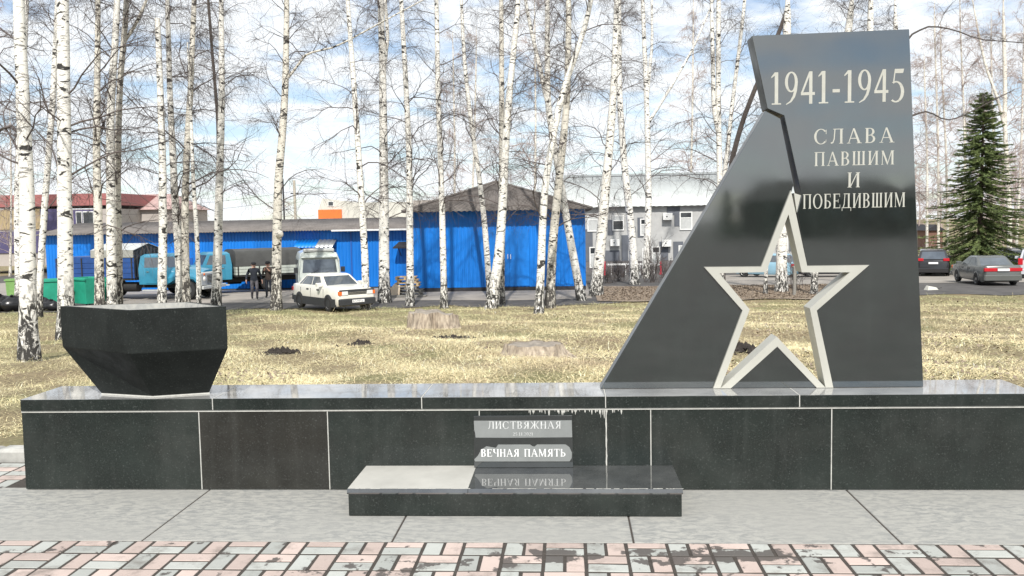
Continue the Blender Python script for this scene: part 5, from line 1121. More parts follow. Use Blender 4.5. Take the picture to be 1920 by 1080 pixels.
# ---------------------------------------------------------------- trucks
turq = paint('turquoise_cab_paint', (.035, .215, .33), .4); bodyblue = mat('dark_blue_board_paint', (.012, .06, .22), .6, var=.2, scale=2); M['tarp'] = mat('grey_canvas', (.065, .066, .063), .9, var=.18, scale=2, bump=.3); M['tarp_pale'] = mat('pale_grey_canvas', (.30, .30, .27), .9, var=.12, scale=2, bump=.3); M['tarp_dark'] = mat('dark_folded_canvas', (.04, .05, .06), .9, var=.3, scale=3, stretch=(1, 8, 1)); palegrey = paint('pale_grey_truck_paint', (.45, .46, .44), .45); M['chassis'] = mat('chassis_black', (.02, .019, .018), .8, var=.3); palegreen = mat('pale_green_board_paint', (.42, .45, .40), .6, var=.1)
def truck(loc, heading, label, cabm, maskm, bed_len, bed_fn, nm='lorry'):
    """bonneted lorry: x forward, front axle at x=2.0"""
    ro = empty(nm, loc, heading-math.pi/2, label=label, cat='truck', group='trucks in the yard'); W = 1.08
    # bonnet and wings
    def st(x, z, w, zb): return (x, [(0, zb), (w, zb), (w*1.01, (zb+z)/2), (w*.97, z-.16), (w*.84, z-.03), (w*.6, z+.01), (0, z+.04)])
    loft([st(1.1, 1.52, .74, .8), st(1.7, 1.5, .70, .8), st(2.4, 1.44, .66, .78), st(2.72, 1.36, .63, .78)], cabm, ro, 'bonnet')
    loft([st(1.0, 1.28, 1.0, .72), st(1.6, 1.24, 1.0, 1.02), st(2.0, 1.25, 1.0, 1.06), st(2.45, 1.22, 1.0, .98), st(2.74, 1.14, .98, .66)], cabm, ro, 'wings')
    # radiator mask
    mb = MB(); mb.cbox(2.72, 2.86, -.98, .98, .66, 1.3, .05); mb.build('radiator_mask', maskm, ro, bevel=.04)
    mb = MB(); mb.box(2.85, 2.875, -.44, .44, .74, 1.16); g_ = mb.build('grille', M['chassis'], ro)
    for i in range(6): mb = MB(); mb.box(2.874, 2.89, -.42, .42, .77+i*.065, .785+i*.065); mb.build('grille_bar', maskm, ro)
    for s in (-1, 1):
        mb = MB(); mb.lathe([(0, .05), (.06, .05), (.1, .03), (.125, 0)], 16, 'x', (2.86, s*.7, .98)); mb.build('headlight', M['lamp_white'], ro, smooth=True); mb = MB(); mb.lathe([(0, .04), (.04, .035), (.06, 0)], 12, 'x', (2.86, s*.72, 1.2)); mb.build('indicator', M['lamp_amber'], ro, smooth=True)
    mb = MB(); mb.cbox(2.9, 3.0, -1.05, 1.05, .5, .66, .02); mb.build('bumper', maskm, ro, bevel=.02)
    # cab
    V = [(-.35, -W, .75), (1.12, -W, .75), (1.12, W, .75), (-.35, W, .75), (-.38, -W, 1.5), (1.14, -W*.98, 1.5), (1.14, W*.98, 1.5), (-.38, W, 1.5), (-.3, -W*.9, 2.1), (.82, -W*.88, 2.1), (.82, W*.88, 2.1), (-.3, W*.9, 2.1), (-.2, -W*.72, 2.2), (.68, -W*.7, 2.2), (.68, W*.7, 2.2), (-.2, W*.72, 2.2)]
    Fq = [(3, 2, 1, 0)]
    for k in range(3):
        for i in range(4): Fq.append((k*4+i, k*4+(i+1) % 4, (k+1)*4+(i+1) % 4, (k+1)*4+i))
    Fq.append((12, 13, 14, 15)); mesh_obj('cab', V, Fq, cabm, ro, smooth=True, sharp=32)
    q = lambda a, b, c, d, u, v: (np.array(V[a])*(1-u)+np.array(V[b])*u)*(1-v)+(np.array(V[d])*(1-u)+np.array(V[c])*u)*v
    pane = lambda a, b, c, d, u0, u1, v0, v1: [q(a, b, c, d, u0, v0), q(a, b, c, d, u1, v0), q(a, b, c, d, u1, v1), q(a, b, c, d, u0, v1)]
    for u0, u1 in ((.06, .485), (.515, .94)): quad3(ro, 'windscreen', pane(5, 6, 10, 9, u0, u1, .08, .92), M['car_glass'])
    quad3(ro, 'side_window', pane(4, 5, 9, 8, .2, .88, .1, .9), M['car_glass']); quad3(ro, 'side_window', pane(6, 7, 11, 10, .12, .8, .1, .9), M['car_glass'])
    for s in (-1, 1):
        mb = MB(); mb.box(.0, .92, min(s*1.075, s*1.1), max(s*1.075, s*1.1), .8, 1.5); d_ = mb.build('door', cabm, ro, bevel=.01); mb = MB(); mb.box(.06, .2, min(s*1.1, s*1.13), max(s*1.1, s*1.13), 1.34, 1.38); mb.build('handle', M['chrome'], d_)
        mb = MB(); mb.box(-.2, 1., min(s*.9, s*1.12), max(s*.9, s*1.12), .44, .5); mb.build('running_board', palegrey, ro)
        wheel(ro, 2.05, s*.9, .47, .26, side=s); wheel(ro, -bed_len*.62-.2, s*.82, .47, .42, side=s)
    mb = MB(); mb.box(-bed_len-.5, 2.7, -.45, .45, .55, .78); mb.box(-bed_len*.62-.28, -bed_len*.62-.12, -.9, .9, .4, .56); mb.build('chassis', M['chassis'], ro)
    mb = MB(); mb.tube([(-.6, -.75, .62), (-1.3, -.75, .62)], .24, 12); mb.build('fuel_tank', M['chassis'], ro, smooth=True, sharp=40)
    bed_fn(ro, -.55, -.55-bed_len); return ro
def boards(ro, xa, xb, z0, z1, mt, nb=3, w=1.15):
    h = (z1-z0)/nb
    for s in (-1, 1):
        for i in range(nb):
            mb = MB(); a, b_ = sorted((s*w, s*(w-.04))); mb.box(xb, xa, a, b_, z0+i*h+.008, z0+(i+1)*h-.008); mb.build('side_board', mt, ro)
        for k in range(4):
            x = xb+.12+(xa-xb-.24)*k/3; a, b_ = sorted((s*(w+.003), s*(w+.03))); mb = MB(); mb.box(x-.03, x+.03, a, b_, z0, z1); mb.build('stake', M['chassis'], ro)
    for x in (xb, xa-.04):
        for i in range(nb): mb = MB(); mb.box(x, x+.04, -w+.042, w-.042, z0+i*h+.008, z0+(i+1)*h-.008); mb.build('end_board', mt, ro)
    mb = MB(); mb.box(xb, xa, -w+.04, w-.04, z0-.1, z0+.006); mb.build('bed_floor', M['chassis'], ro)
def bed1(ro, xa, xb):
    boards(ro, xa, xb, 1.05, 2.05, bodyblue, 4)
    xm_ = xa-2.3
    # pale awning with a sloping roof over the front of the bed
    mb = MB(); z0, z1, z2, w = 2.06, 2.42, 2.72, 1.16
    
    for w_ in (-w, w): mb = MB(); mb.add([(xa, w_, z0), (xm_, w_, z0), (xm_, w_, z1), (xa, w_, z1)], [(0, 1, 2, 3) if w_ < 0 else (3, 2, 1, 0)]); o = mb.build('awning_side', M['tarp_pale'], ro); sl = o.modifiers.new('t', 'SOLIDIFY'); sl.thickness = .02
    mb = MB(); mb.add([(xa+.05, -w-.03, z1), (xm_, -w-.03, z1), (xm_, 0, z2), (xa+.05, 0, z2), (xa+.05, w+.03, z1), (xm_, w+.03, z1)], [(0, 1, 2, 3)[::-1], (3, 2, 5, 4)[::-1]]); o = mb.build('awning_roof', palegrey, ro); sl = o.modifiers.new('t', 'SOLIDIFY'); sl.thickness = .02
    mb = MB()
    for i in range(24):
        a = -w+2*w*i/24; b_ = a+2*w/24; f = .02*math.sin(i*2.1); zt_ = lambda y: z1+(z2-z1)*(1-abs(y)/w)-.03
        mb.add([(xa+.02+f, a, 1.1), (xa+.02-f, b_, 1.1), (xa+.02-f, b_, zt_(b_)), (xa+.02+f, a, zt_(a))], [(0, 1, 2, 3)])
    mb.build('front_curtain', M['tarp_dark'], ro)
    # box in the rear of the bed
    mb = MB(); mb.box(xb+.15, xm_-.05, -w+.1, w-.1, 1.1, 2.1); mb.build('load_cover', bodyblue, ro)
def bed2(ro, xa, xb):
    boards(ro, xa, xb, .95, 1.4, palegreen, 3); w = 1.17; sec = [(-w, 1.41), (-w*1.0, 2.05), (-w*.92, 2.22), (-w*.5, 2.31), (0, 2.33), (w*.5, 2.31), (w*.92, 2.22), (w, 2.05), (w, 1.41)]
    xs_ = np.linspace(xa, xb, 9); V = []
    for j, x in enumerate(xs_):
        k = .985 if j % 2 else 1.
        for y, z in sec: V.append((x, y*k, 1.41+(z-1.41)*k))
    n = len(sec); Fq = []
    for j in range(8):
        for i in range(n-1): Fq.append((j*n+i, j*n+i+1, (j+1)*n+i+1, (j+1)*n+i))
    Fq += [tuple(range(n))[::-1], tuple(range(8*n, 9*n))]; mesh_obj('canvas_cover', V, Fq, M['tarp'], ro, smooth=True, sharp=45)
d = ray(300, 560); Yt = 42.6; X = d[0]/d[1]*Yt
truck((X, Yt, terrain(Yt)+.034), heading_to(X, Yt, 57), 'turquoise-cabbed lorry with dark blue bed behind the bowl', turq, palegrey, 4.3, bed1)
d = ray(414, 555); Yt = 46.6; X = d[0]/d[1]*Yt
truck((X, Yt, terrain(Yt)+.034), heading_to(X, Yt, -76), 'pale lorry with grey canvas cover behind the walking man', turq, palegrey, 3.6, bed2)
# ---------------------------------------------------------------- van
vanp = paint('pale_grey_green_van_paint', (.50, .54, .50), .4)
d = ray(597, 560); Yv = 42.4; X = d[0]/d[1]*Yv
vn = empty('van', (X, Yv, terrain(Yv)+.034), heading_to(X, Yv, 3)-math.pi/2, label='pale forward-control van facing the camera behind the white sedan', cat='van')
def vs(x, w, z, zb): return (x, [(0, zb), (w*.9, zb), (w, zb+.15), (w*1.01, zb+.7), (w*.95, z-.35), (w*.86, z-.12), (w*.6, z-.02), (0, z+.02)])
loft([vs(-2.2, .9, 2.2, .5), vs(-2.1, .97, 2.25, .45), vs(1.5, .97, 2.25, .42), vs(1.85, .96, 2.18, .42)], vanp, vn, 'body', 50)
V = [(1.85, -.95, .45), (1.85, .95, .45), (2.2, .88, .6), (2.2, -.88, .6), (2.12, -.9, 1.18), (2.12, .9, 1.18), (1.92, -.8, 2.0), (1.92, .8, 2.0), (1.75, -.78, 2.16), (1.75, .78, 2.16), (1.7, -.96, 1.2), (1.7, .96, 1.2)]
mesh_obj('front', V, [(0, 1, 2, 3), (3, 2, 5, 4), (4, 5, 7, 6), (6, 7, 9, 8), (0, 3, 4, 10), (2, 1, 11, 5), (10, 4, 6, 8), (5, 11, 9, 7)], vanp, vn, smooth=True, sharp=30)
fa = lambda a, b, c, d_, u0, u1, v0, v1: [tuple((np.array(V[a])*(1-u)+np.array(V[b])*u)*(1-v)+(np.array(V[d_])*(1-u)+np.array(V[c])*u)*v) for u, v in ((u0, v0), (u1, v0), (u1, v1), (u0, v1))]
quad3(vn, 'windscreen', fa(4, 5, 7, 6, .06, .94, .1, .82), M['car_glass'], .012)
mb = MB(); mb.box(1.88, 2.06, -.82, .82, 1.93, 1.99); mb.build('visor', vanp, vn, bevel=.02)
mb = MB(); mb.box(1.3, 1.86, -.7, .7, 2.2, 2.36); mb.build('roof_hatch', palegrey, vn, bevel=.05)
for s in (-1, 1):
    mb = MB(); mb.lathe([(0, .06), (.06, .05), (.1, 0)], 16, 'x', (2.18, s*.62, .85)); mb.build('headlight', M['lamp_white'], vn, smooth=True)
    mb = MB(); mb.box(1.85, 1.92, min(s*.97, s*1.16), max(s*.97, s*1.16), 1.25, 1.5); mb.build('mirror', M['blackpl'], vn)
    for wx in (1.15, -1.2): wheel(vn, wx, s*.8, .37, .22, side=s)
    for k in range(3): mb = MB(); x = .9-k*1.0; mb.box(x-.4, x+.4, min(s*.94, s*.975), max(s*.94, s*.975), 1.4, 1.85); mb.build('side_window', M['car_glass'], vn)
mb = MB(); mb.box(2.22, 2.3, -.9, .9, .42, .55); mb.build('bumper', M['blackpl'], vn)
for y in (-.3, .3): mb = MB(); mb.tube([(2.13, y-.1, 1.24), (2.08, y+.25, 1.36)], .012, 5); mb.build('wiper', M['blackpl'], vn)
# ================================================================ bins, bags, pallets, post, block
M['bin'] = mat('green_bin_paint', (.02, .30, .19), .55, var=.18, scale=2); M['bin2'] = mat('olive_green_bin_paint', (.16, .30, .09), .6, var=.15)
def bin_(px, py, Y, w, h, dp, rz, label, mt, lid=True):
    d = ray(px, py); X = d[0]/d[1]*Y; ro = empty('waste_container', (X, Y, terrain(Y)+.03), rz, label=label, cat='waste container', group='green waste containers')
    mb = MB(); a, b_ = w/2, dp/2; k = .88; V = [(-a*k, -b_*k, .12), (a*k, -b_*k, .12), (a*k, b_*k, .12), (-a*k, b_*k, .12), (-a, -b_, h), (a, -b_, h), (a, b_, h), (-a, b_, h), (-a*.93, -b_*.93, h), (a*.93, -b_*.93, h), (a*.93, b_*.93, h), (-a*.93, b_*.93, h), (-a*.85, -b_*.85, .2), (a*.85, -b_*.85, .2), (a*.85, b_*.85, .2), (-a*.85, b_*.85, .2)]
    Fq = [(3, 2, 1, 0), (12, 13, 14, 15)]
    for i in range(4): j = (i+1) % 4; Fq += [(i, j, 4+j, 4+i), (4+i, 4+j, 8+j, 8+i), (8+i, 8+j, 12+j, 12+i)]
    mb.add(V, Fq); mb.build('tub', M[mt], ro, bevel=.015)
    mb = MB(); mb.box(-a-.04, a+.04, -b_-.04, -b_+.005, h-.1, h-.02); mb.box(-a-.04, a+.04, b_-.005, b_+.04, h-.1, h-.02); mb.build('rim_bar', M[mt], ro)
    for sx in (-1, 1):
        for sy in (-1, 1): mb = MB(); mb.lathe([(.03, -.02), (.06, -.02), (.06, .02), (.03, .02)], 10, 'y', (sx*a*.75, sy*b_*.75, .06)); mb.build('castor', M['tyre'], ro)
bin_(101, 586, 38.2, 1.15, 1.28, 1., R(35), 'green steel waste container between the two stout foreground birches', 'bin'); bin_(166, 586, 39., 1.35, 1.28, 1., R(-30), 'green steel waste container just left of the rough dark birch', 'bin'); bin_(200, 580, 40.2, .8, 1.1, .8, 0, 'green waste container glimpsed right of the rough dark birch', 'bin'); bin_(26, 566, 43., .5, 1.05, .5, R(10), 'small light green bin at far left', 'bin2')
M['bag'] = mat('black_bin_bag', (.012, .012, .013), .28, var=.3, scale=5, bump=.9)
for i, (px, py, Y, s, lab) in enumerate([(2, 597, 36.9, .46, 'black rubbish bag at the left picture edge'), (24, 597, 36.8, .42, 'black rubbish bag beside the leftmost birch'), (82, 598, 36.9, .36, 'black rubbish bag lying in front of the green containers'), (98, 597, 36.8, .3, 'small black rubbish bag close to the stout birch behind the bowl')]):
    rg = np.random.default_rng(i); V = []; Fq = []; nu, nv = 16, 10
    for j in range(nv+1):
        ph = math.pi*j/nv
        for k in range(nu):
            a = 2*math.pi*k/nu; rr = s*(1+.1*math.sin(3*a+i)+.08*math.sin(5*a+2*j))*(1+.06*rg.normal()); V.append((rr*math.sin(ph)*math.cos(a)*1.15, rr*math.sin(ph)*math.sin(a), max(0, s*.68+rr*.78*math.cos(ph))+(.12*s if j == 0 else 0)))
    for j in range(nv):
        for k in range(nu): Fq.append((j*nu+k, (j+1)*nu+k, (j+1)*nu+(k+1) % nu, j*nu+(k+1) % nu))
    d = ray(px, py); ro = empty('rubbish_bag', (d[0]/d[1]*Y, Y, terrain(Y)+.02), label=lab, cat='rubbish bag', group='black rubbish bags'); mesh_obj('bag', V, Fq, M['bag'], ro, smooth=True)
    mb = MB(); mb.lathe([(.02, s*1.4), (.035, s*1.5), (.08, s*1.62), (.05, s*1.65)], 8); mb.build('tied_neck', M['bag'], ro)
M['wood'] = mat('raw_pallet_wood', (.50, .38, .23), .85, var=.2, scale=6, stretch=(1, 6, 6)); M['wood_old'] = mat('grey_old_planks', (.22, .21, .19), .9, var=.3, scale=6, stretch=(1, 6, 6)); M['sack'] = mat('pale_wrapped_board', (.62, .52, .40), .8, var=.08)
d = ray(765, 560); Yq = 42.4; Xq = d[0]/d[1]*Yq; zq = terrain(Yq)+.03
for k in range(6):
    pal = empty('wooden_pallet', (Xq+.05*math.sin(k*2.2)+(.12 if k < 2 else 0), Yq+.05*math.cos(k*1.7), zq+k*.152), .06*math.sin(k*3.1)+.05, label=['grey old pallet at the bottom of the stack', 'grey old pallet second from the bottom of the stack', 'grey pallet third from the bottom of the stack', 'wooden pallet fourth from the bottom of the stack', 'raw wood pallet just under the topmost of the stack', 'raw wood pallet on top of the stack'][k], cat='pallet', group='pallets stacked by the tall shed'); mt = M['wood'] if k > 2 else M['wood_old']
    w = .6 if k < 4 else .5
    for i in range(5): mb = MB(); y = -.4+i*.185; mb.box(-w, w, y, y+.1, .125, .148); mb.build('deck_board', mt, pal)
    for i in range(3):
        x = -w+.02+i*(w-.09); mb = MB(); mb.box(x, x+.1, -.4, .44, .102, .124); mb.build('stringer', mt, pal)
        for y in (-.4, -.02, .34): mb = MB(); mb.box(x, x+.1, y, y+.1, .024, .101); mb.build('block', mt, pal)
    for y in (-.4, -.02, .34): mb = MB(); mb.box(-w, w, y, y+.1, 0, .023); mb.build('bottom_board', mt, pal)
mb = MB(); mb.prism([(-.28, 0), (.25, .05), (.3, .5), (.0, .56), (-.3, .2)], -.03, .03); o = mb.build('board_sheet', M['sack'], bevel=.01); o.location = (Xq-.55, Yq-.56, zq+.3); tag(o, 'pale board sheet leaning at the left of the pallet stack', 'board')
o.location.z = zq+.02
mb = MB(); r = random.Random(5)
for i in range(7):
    y = -.1+.09*i; mb.obox((-.9+.05*r.random(), y, .03+.025*(i % 3)), (.95, y+r.uniform(-.1, .1), .05+.03*(i % 3)), .09, .025)
pk = empty('plank_pile', (Xq+.1, Yq-1., zq), label='low pile of grey planks before the pallet stack', cat='planks')
for i in range(7):
    mb = MB(); y = -.25+.095*i; mb.box(-.95, .95, y, y+.085, .02+.026*(i % 2), .044+.026*(i % 2)); o = mb.build('plank', M['wood_old'], pk); o.rotation_euler.z = r.uniform(-.05, .05)
d = ground(1489, 556); ps = empty('wooden_post', d, label='grey wooden post seen through the star', cat='post'); hp = on_y(1489, 500, d[1])[2]-d[2]; mb = MB(); mb.obox((0, 0, -.1), (.02, 0, hp), .16, .12); mb.build('shaft', M['wood_old'], ps); mb = MB(); mb.lathe([(.09, hp-.01), (.075, hp+.02), (0, hp+.04)], 6); mb.build('top', M['wood_old'], ps)
d = ground(1746, 544); cb = empty('concrete_block', d, .3, label='white concrete lump at the road edge right of the stele', cat='concrete block'); mb = MB(); mb.add([(-.34, -.2, -.05), (.36, -.16, -.05), (.3, .25, -.05), (-.3, .2, -.05), (-.22, -.12, .2), (.2, -.1, .13), (.18, .14, .12), (-.18, .12, .22)], [(0, 1, 5, 4), (1, 2, 6, 5), (2, 3, 7, 6), (3, 0, 4, 7), (4, 5, 6, 7)]); mb.build('lump', M['farwhite'], cb, bevel=.03); mb = MB(); mb.tube([(.28, 0, .06), (.5, -.06, .1)], .012, 6); mb.build('rebar', M['chassis'], cb)
# ================================================================ people
M['skin'] = mat('skin', (.45, .26, .19), .6, var=.06); M['jacket'] = mat('dark_navy_jacket', (.015, .019, .028), .85, var=.3, scale=8); M['camo'] = mat('dark_camouflage_cloth', (.022, .022, .03), .9, scale=9, col2=(.15, .14, .15)); M['boot'] = mat('black_boot', (.012, .012, .012), .6); M['hair'] = mat('black_cap', (.012, .012, .014), .85); M['brownj'] = mat('brown_jacket', (.05, .035, .028), .85, var=.3, scale=8)
def person(loc, heading, label, J, jacket, trousers):
    """J: joint name -> (x,y,z); x forward, y left"""
    ro = empty('person', loc, heading-math.pi/2, label=label, cat='person', group='people in the yard')
    chain = [('pelvis', 'waist'), ('waist', 'chest'), ('chest', 'neck'), ('neck', 'head0'), ('head0', 'head1')]
    for s in 'lr': chain += [('chest', 'sh'+s), ('sh'+s, 'el'+s), ('el'+s, 'wr'+s), ('wr'+s, 'pa'+s), ('pelvis', 'hi'+s), ('hi'+s, 'kn'+s), ('kn'+s, 'an'+s), ('an'+s, 'to'+s)]
    rad = dict(pelvis=(.165, .125), waist=(.16, .115), chest=(.19, .125), neck=(.062, .065), head0=(.085, .095), head1=(.07, .08)); 
    for s in 'lr': rad.update({'sh'+s: (.085, .085), 'el'+s: (.058, .058), 'wr'+s: (.036, .04), 'pa'+s: (.03, .042), 'hi'+s: (.105, .105), 'kn'+s: (.075, .075), 'an'+s: (.055, .055), 'to'+s: (.045, .04)})
    names = list(J); V = [list(J[n]) for n in names]; E = [(names.index(a), names.index(b)) for a, b in chain]; RR = [rad[n] for n in names]
    for s in 'lr': # five fingers of unequal length, curled
        p = np.array(J['pa'+s]); w = np.array(J['wr'+s]); d = p-w; d /= np.linalg.norm(d); sd_ = np.array([1., 0, 0]); base = len(V)
        for k, (o_, ln) in enumerate([(-.03, .055), (-.01, .075), (.01, .08), (.03, .07)]):
            a = p+sd_*o_+d*.03; b_ = a+d*ln*.55; c = b_+d*ln*.4+np.array([0, -.02 if s == 'l' else .02, 0]); i0 = len(V); V += [list(a), list(b_), list(c)]; RR += [(.01, .01)]*3; E += [(names.index('pa'+s), i0), (i0, i0+1), (i0+1, i0+2)]
        a = w+d*.04+sd_*.035; b_ = a+d*.04+sd_*.02; i0 = len(V); V += [list(a), list(b_)]; RR += [(.012, .012)]*2; E += [(names.index('wr'+s), i0), (i0, i0+1)]
    me = bpy.data.meshes.new('body'); me.from_pydata(V, E, []); o = bpy.data.objects.new('body', me); C.objects.link(o); o.parent = ro
    sk = o.modifiers.new('skin', 'SKIN'); sk.use_smooth_shade = True
    lay = me.skin_vertices[0].data if me.skin_vertices else None
    if lay is None:
        at_ = None
    for i, r2 in enumerate(RR):
        if lay: lay[i].radius = r2; lay[i].use_root = (i == names.index('pelvis'))
    sb = o.modifiers.new('sub', 'SUBSURF'); sb.levels = 1; sb.render_levels = 1
    dg = bpy.context.evaluated_depsgraph_get(); dg.update(); ev = bpy.data.meshes.new_from_object(o.evaluated_get(dg)); o.modifiers.clear(); o.data = ev
    for mm in (M['skin'], jacket, trousers, M['boot']): ev.materials.append(mm)
    nk, wl, wr_, pv, an = J['neck'], np.array(J['wrl']), np.array(J['wrr']), J['pelvis'][2], max(J['anl'][2], J['anr'][2])
    for p in ev.polygons:
        c = np.array(p.center); p.use_smooth = True
        if c[2] > nk[2]-.005: mi = 0
        elif min(np.linalg.norm(c-wl), np.linalg.norm(c-wr_)) < .2 and min(np.linalg.norm(c-np.array(J['pal'])), np.linalg.norm(c-np.array(J['par']))) < .115: mi = 0
        elif c[2] < .13: mi = 3
        elif c[2] < pv-.03 and abs(c[1]) < .24 and min(np.linalg.norm(c-np.array(J[k])) for k in ('ell', 'elr', 'wrl', 'wrr')) > .13: mi = 2
        else: mi = 1
        p.material_index = mi
    h = np.array(J['head0'])*.5+np.array(J['head1'])*.5
    mb = MB(); mb.lathe([(.112, .02), (.118, .06), (.105, .11), (.06, .145), (0, .15)], 16, 'z', h+np.array([-.01, 0, 0])); mb.box(h[0]+.06, h[0]+.17, -.07, .07, h[2]+.035, h[2]+.05); mb.build('cap', M['hair'], ro, smooth=True, sharp=40)
    mb = MB(); mb.add([(h[0]+.1, h[1]-.018, h[2]-.03), (h[0]+.1, h[1]+.018, h[2]-.03), (h[0]+.135, h[1], h[2]-.035), (h[0]+.1, h[1], h[2]+.015)], [(0, 1, 2), (0, 2, 3), (1, 3, 2)]); mb.build('nose', M['skin'], ro)
    for s in (-1, 1):
        mb = MB(); mb.lathe([(0, .006), (.012, .004), (.014, 0)], 8, 'x', (h[0]+.098, h[1]+s*.034, h[2]+.005)); mb.build('eye', M['hair'], ro); mb = MB(); mb.lathe([(.03, -.012), (.034, 0), (.02, .012)], 8, 'y', (h[0]-.01, h[1]+s*.098, h[2]-.01)); mb.build('ear', M['skin'], ro)
    mb = MB(); mb.box(h[0]+.092, h[0]+.102, -.025, .025, h[2]-.062, h[2]-.052); mb.build('mouth', M['brownj'], ro)
    return ro
J1 = dict(pelvis=(0, 0, .93), waist=(0, 0, 1.1), chest=(.02, 0, 1.34), neck=(.03, 0, 1.5), head0=(.045, 0, 1.58), head1=(.05, 0, 1.68), shl=(.02, .2, 1.4), ell=(-.06, .31, 1.12), wrl=(.08, .35, .9), pal=(.12, .35, .83), shr=(.02, -.2, 1.4), elr=(-.02, -.33, 1.14), wrr=(.1, -.38, .92), par=(.14, -.38, .85), hil=(0, .1, .88), knl=(.16, .1, .5), anl=(.05, .1, .1), tol=(.22, .1, .05), hir=(0, -.1, .88), knr=(-.0, -.1, .47), anr=(-.18, -.1, .14), tor=(-.04, -.1, .05))
J2 = dict(J1); J2.update(ell=(.06, .27, 1.16), wrl=(.24, .12, 1.32), pal=(.28, .08, 1.4), elr=(.08, -.25, 1.16), wrr=(.26, -.1, 1.34), par=(.29, -.06, 1.42), knl=(.03, .11, .48), anl=(0, .12, .1), tol=(.15, .13, .05), knr=(.02, -.11, .48), anr=(-.02, -.12, .1), tor=(.13, -.13, .05))
def stand(px, py, deg, lab, J, a, b_):
    d = ground(px, py); s = .98; person((d[0], d[1], d[2]+.035), heading_to(d[0], d[1], deg), lab, J, a, b_)
stand(478, 563, 8, 'man in dark jacket, cap and camouflage trousers walking towards the camera', J1, M['jacket'], M['camo'])
stand(505, 560, -20, 'man in brown jacket half hidden behind the burled birch, hands raised to his face', J2, M['brownj'], M['jacket'])
# ================================================================ what the polished stone mirrors: houses and trees behind the camera
M['dark_house'] = mat('brown_house_render', (.12, .10, .085), .9, var=.2); M['dark_roof'] = mat('dark_house_roof', (.05, .045, .045), .9, var=.2)
for i, (x, y, w, d, h, rf, lab) in enumerate([(20, -62, 11, 9, 2.9, 1.7, 'low brown house mirrored right of the inscription'), (-12, -74, 9, 10, 2.3, 1.3, 'low house mirrored in the wing of the stele'), (36, -70, 13, 10, 3.0, 1.5, 'brown house mirrored at the right edge of the stele'), (2, -78, 12, 9, 2.7, 1.6, 'brown house mirrored near the crack of the stele'), (-34, -70, 14, 9, 2.6, 1.5, 'brown house mirrored in the bowl side of the forecourt'), (58, -66, 16, 9, 3.2, 1.5, 'brown house farthest right across the forecourt')]):
    ho_ = empty('brown_house', (x, y, -.06), label=lab, cat='building', group='houses across the forecourt'); mb = MB(); mb.box(-w/2, w/2, -d/2, d/2, 0, h); mb.build('wall', M['dark_house'], ho_)
    mb = MB(); mb.add([(-w/2-.4, -d/2-.4, h), (w/2+.4, -d/2-.4, h), (w/2+.4, d/2+.4, h), (-w/2-.4, d/2+.4, h), (-w/2+1, 0, h+rf), (w/2-1, 0, h+rf)], [(0, 1, 5, 4), (1, 2, 5), (2, 3, 4, 5), (3, 0, 4), (3, 2, 1, 0)]); mb.build('roof', M['dark_roof'], ho_)
    for k in range(5): mb = MB(); xx = -w/2+w*(k+.5)/5; mb.box(xx-.6, xx+.6, d/2+.005, d/2+.06, 1.2, 2.6); mb.build('window', M['glass'], ho_)
def copy_tree(o, loc, s, rz, label):
    r_ = o.copy(); C.objects.link(r_); r_.location = loc; r_.scale = (s, s, s); r_.rotation_euler.z = rz; r_['label'] = label; r_['group'] = 'spruces across the forecourt'
    for ch in o.children:
        c = ch.copy(); C.objects.link(c); c.parent = r_
for i, (x, y, s, lab) in enumerate([(12, -58, .34, 'small spruce mirrored beside the inscription'), (16, -66, .42, 'spruce mirrored behind the small one in the stele'), (31, -60, .40, 'spruce mirrored at the right edge of the stele'), (25, -70, .48, 'tallest spruce mirrored in the stele'), (3, -66, .34, 'spruce mirrored near the crack of the stele'), (-9, -60, .30, 'low spruce mirrored in the wing'), (38, -64, .44, 'spruce mirrored beyond the right house')]):
    copy_tree(spruce_root, (x, y, -.06), s, i*1.1, lab)
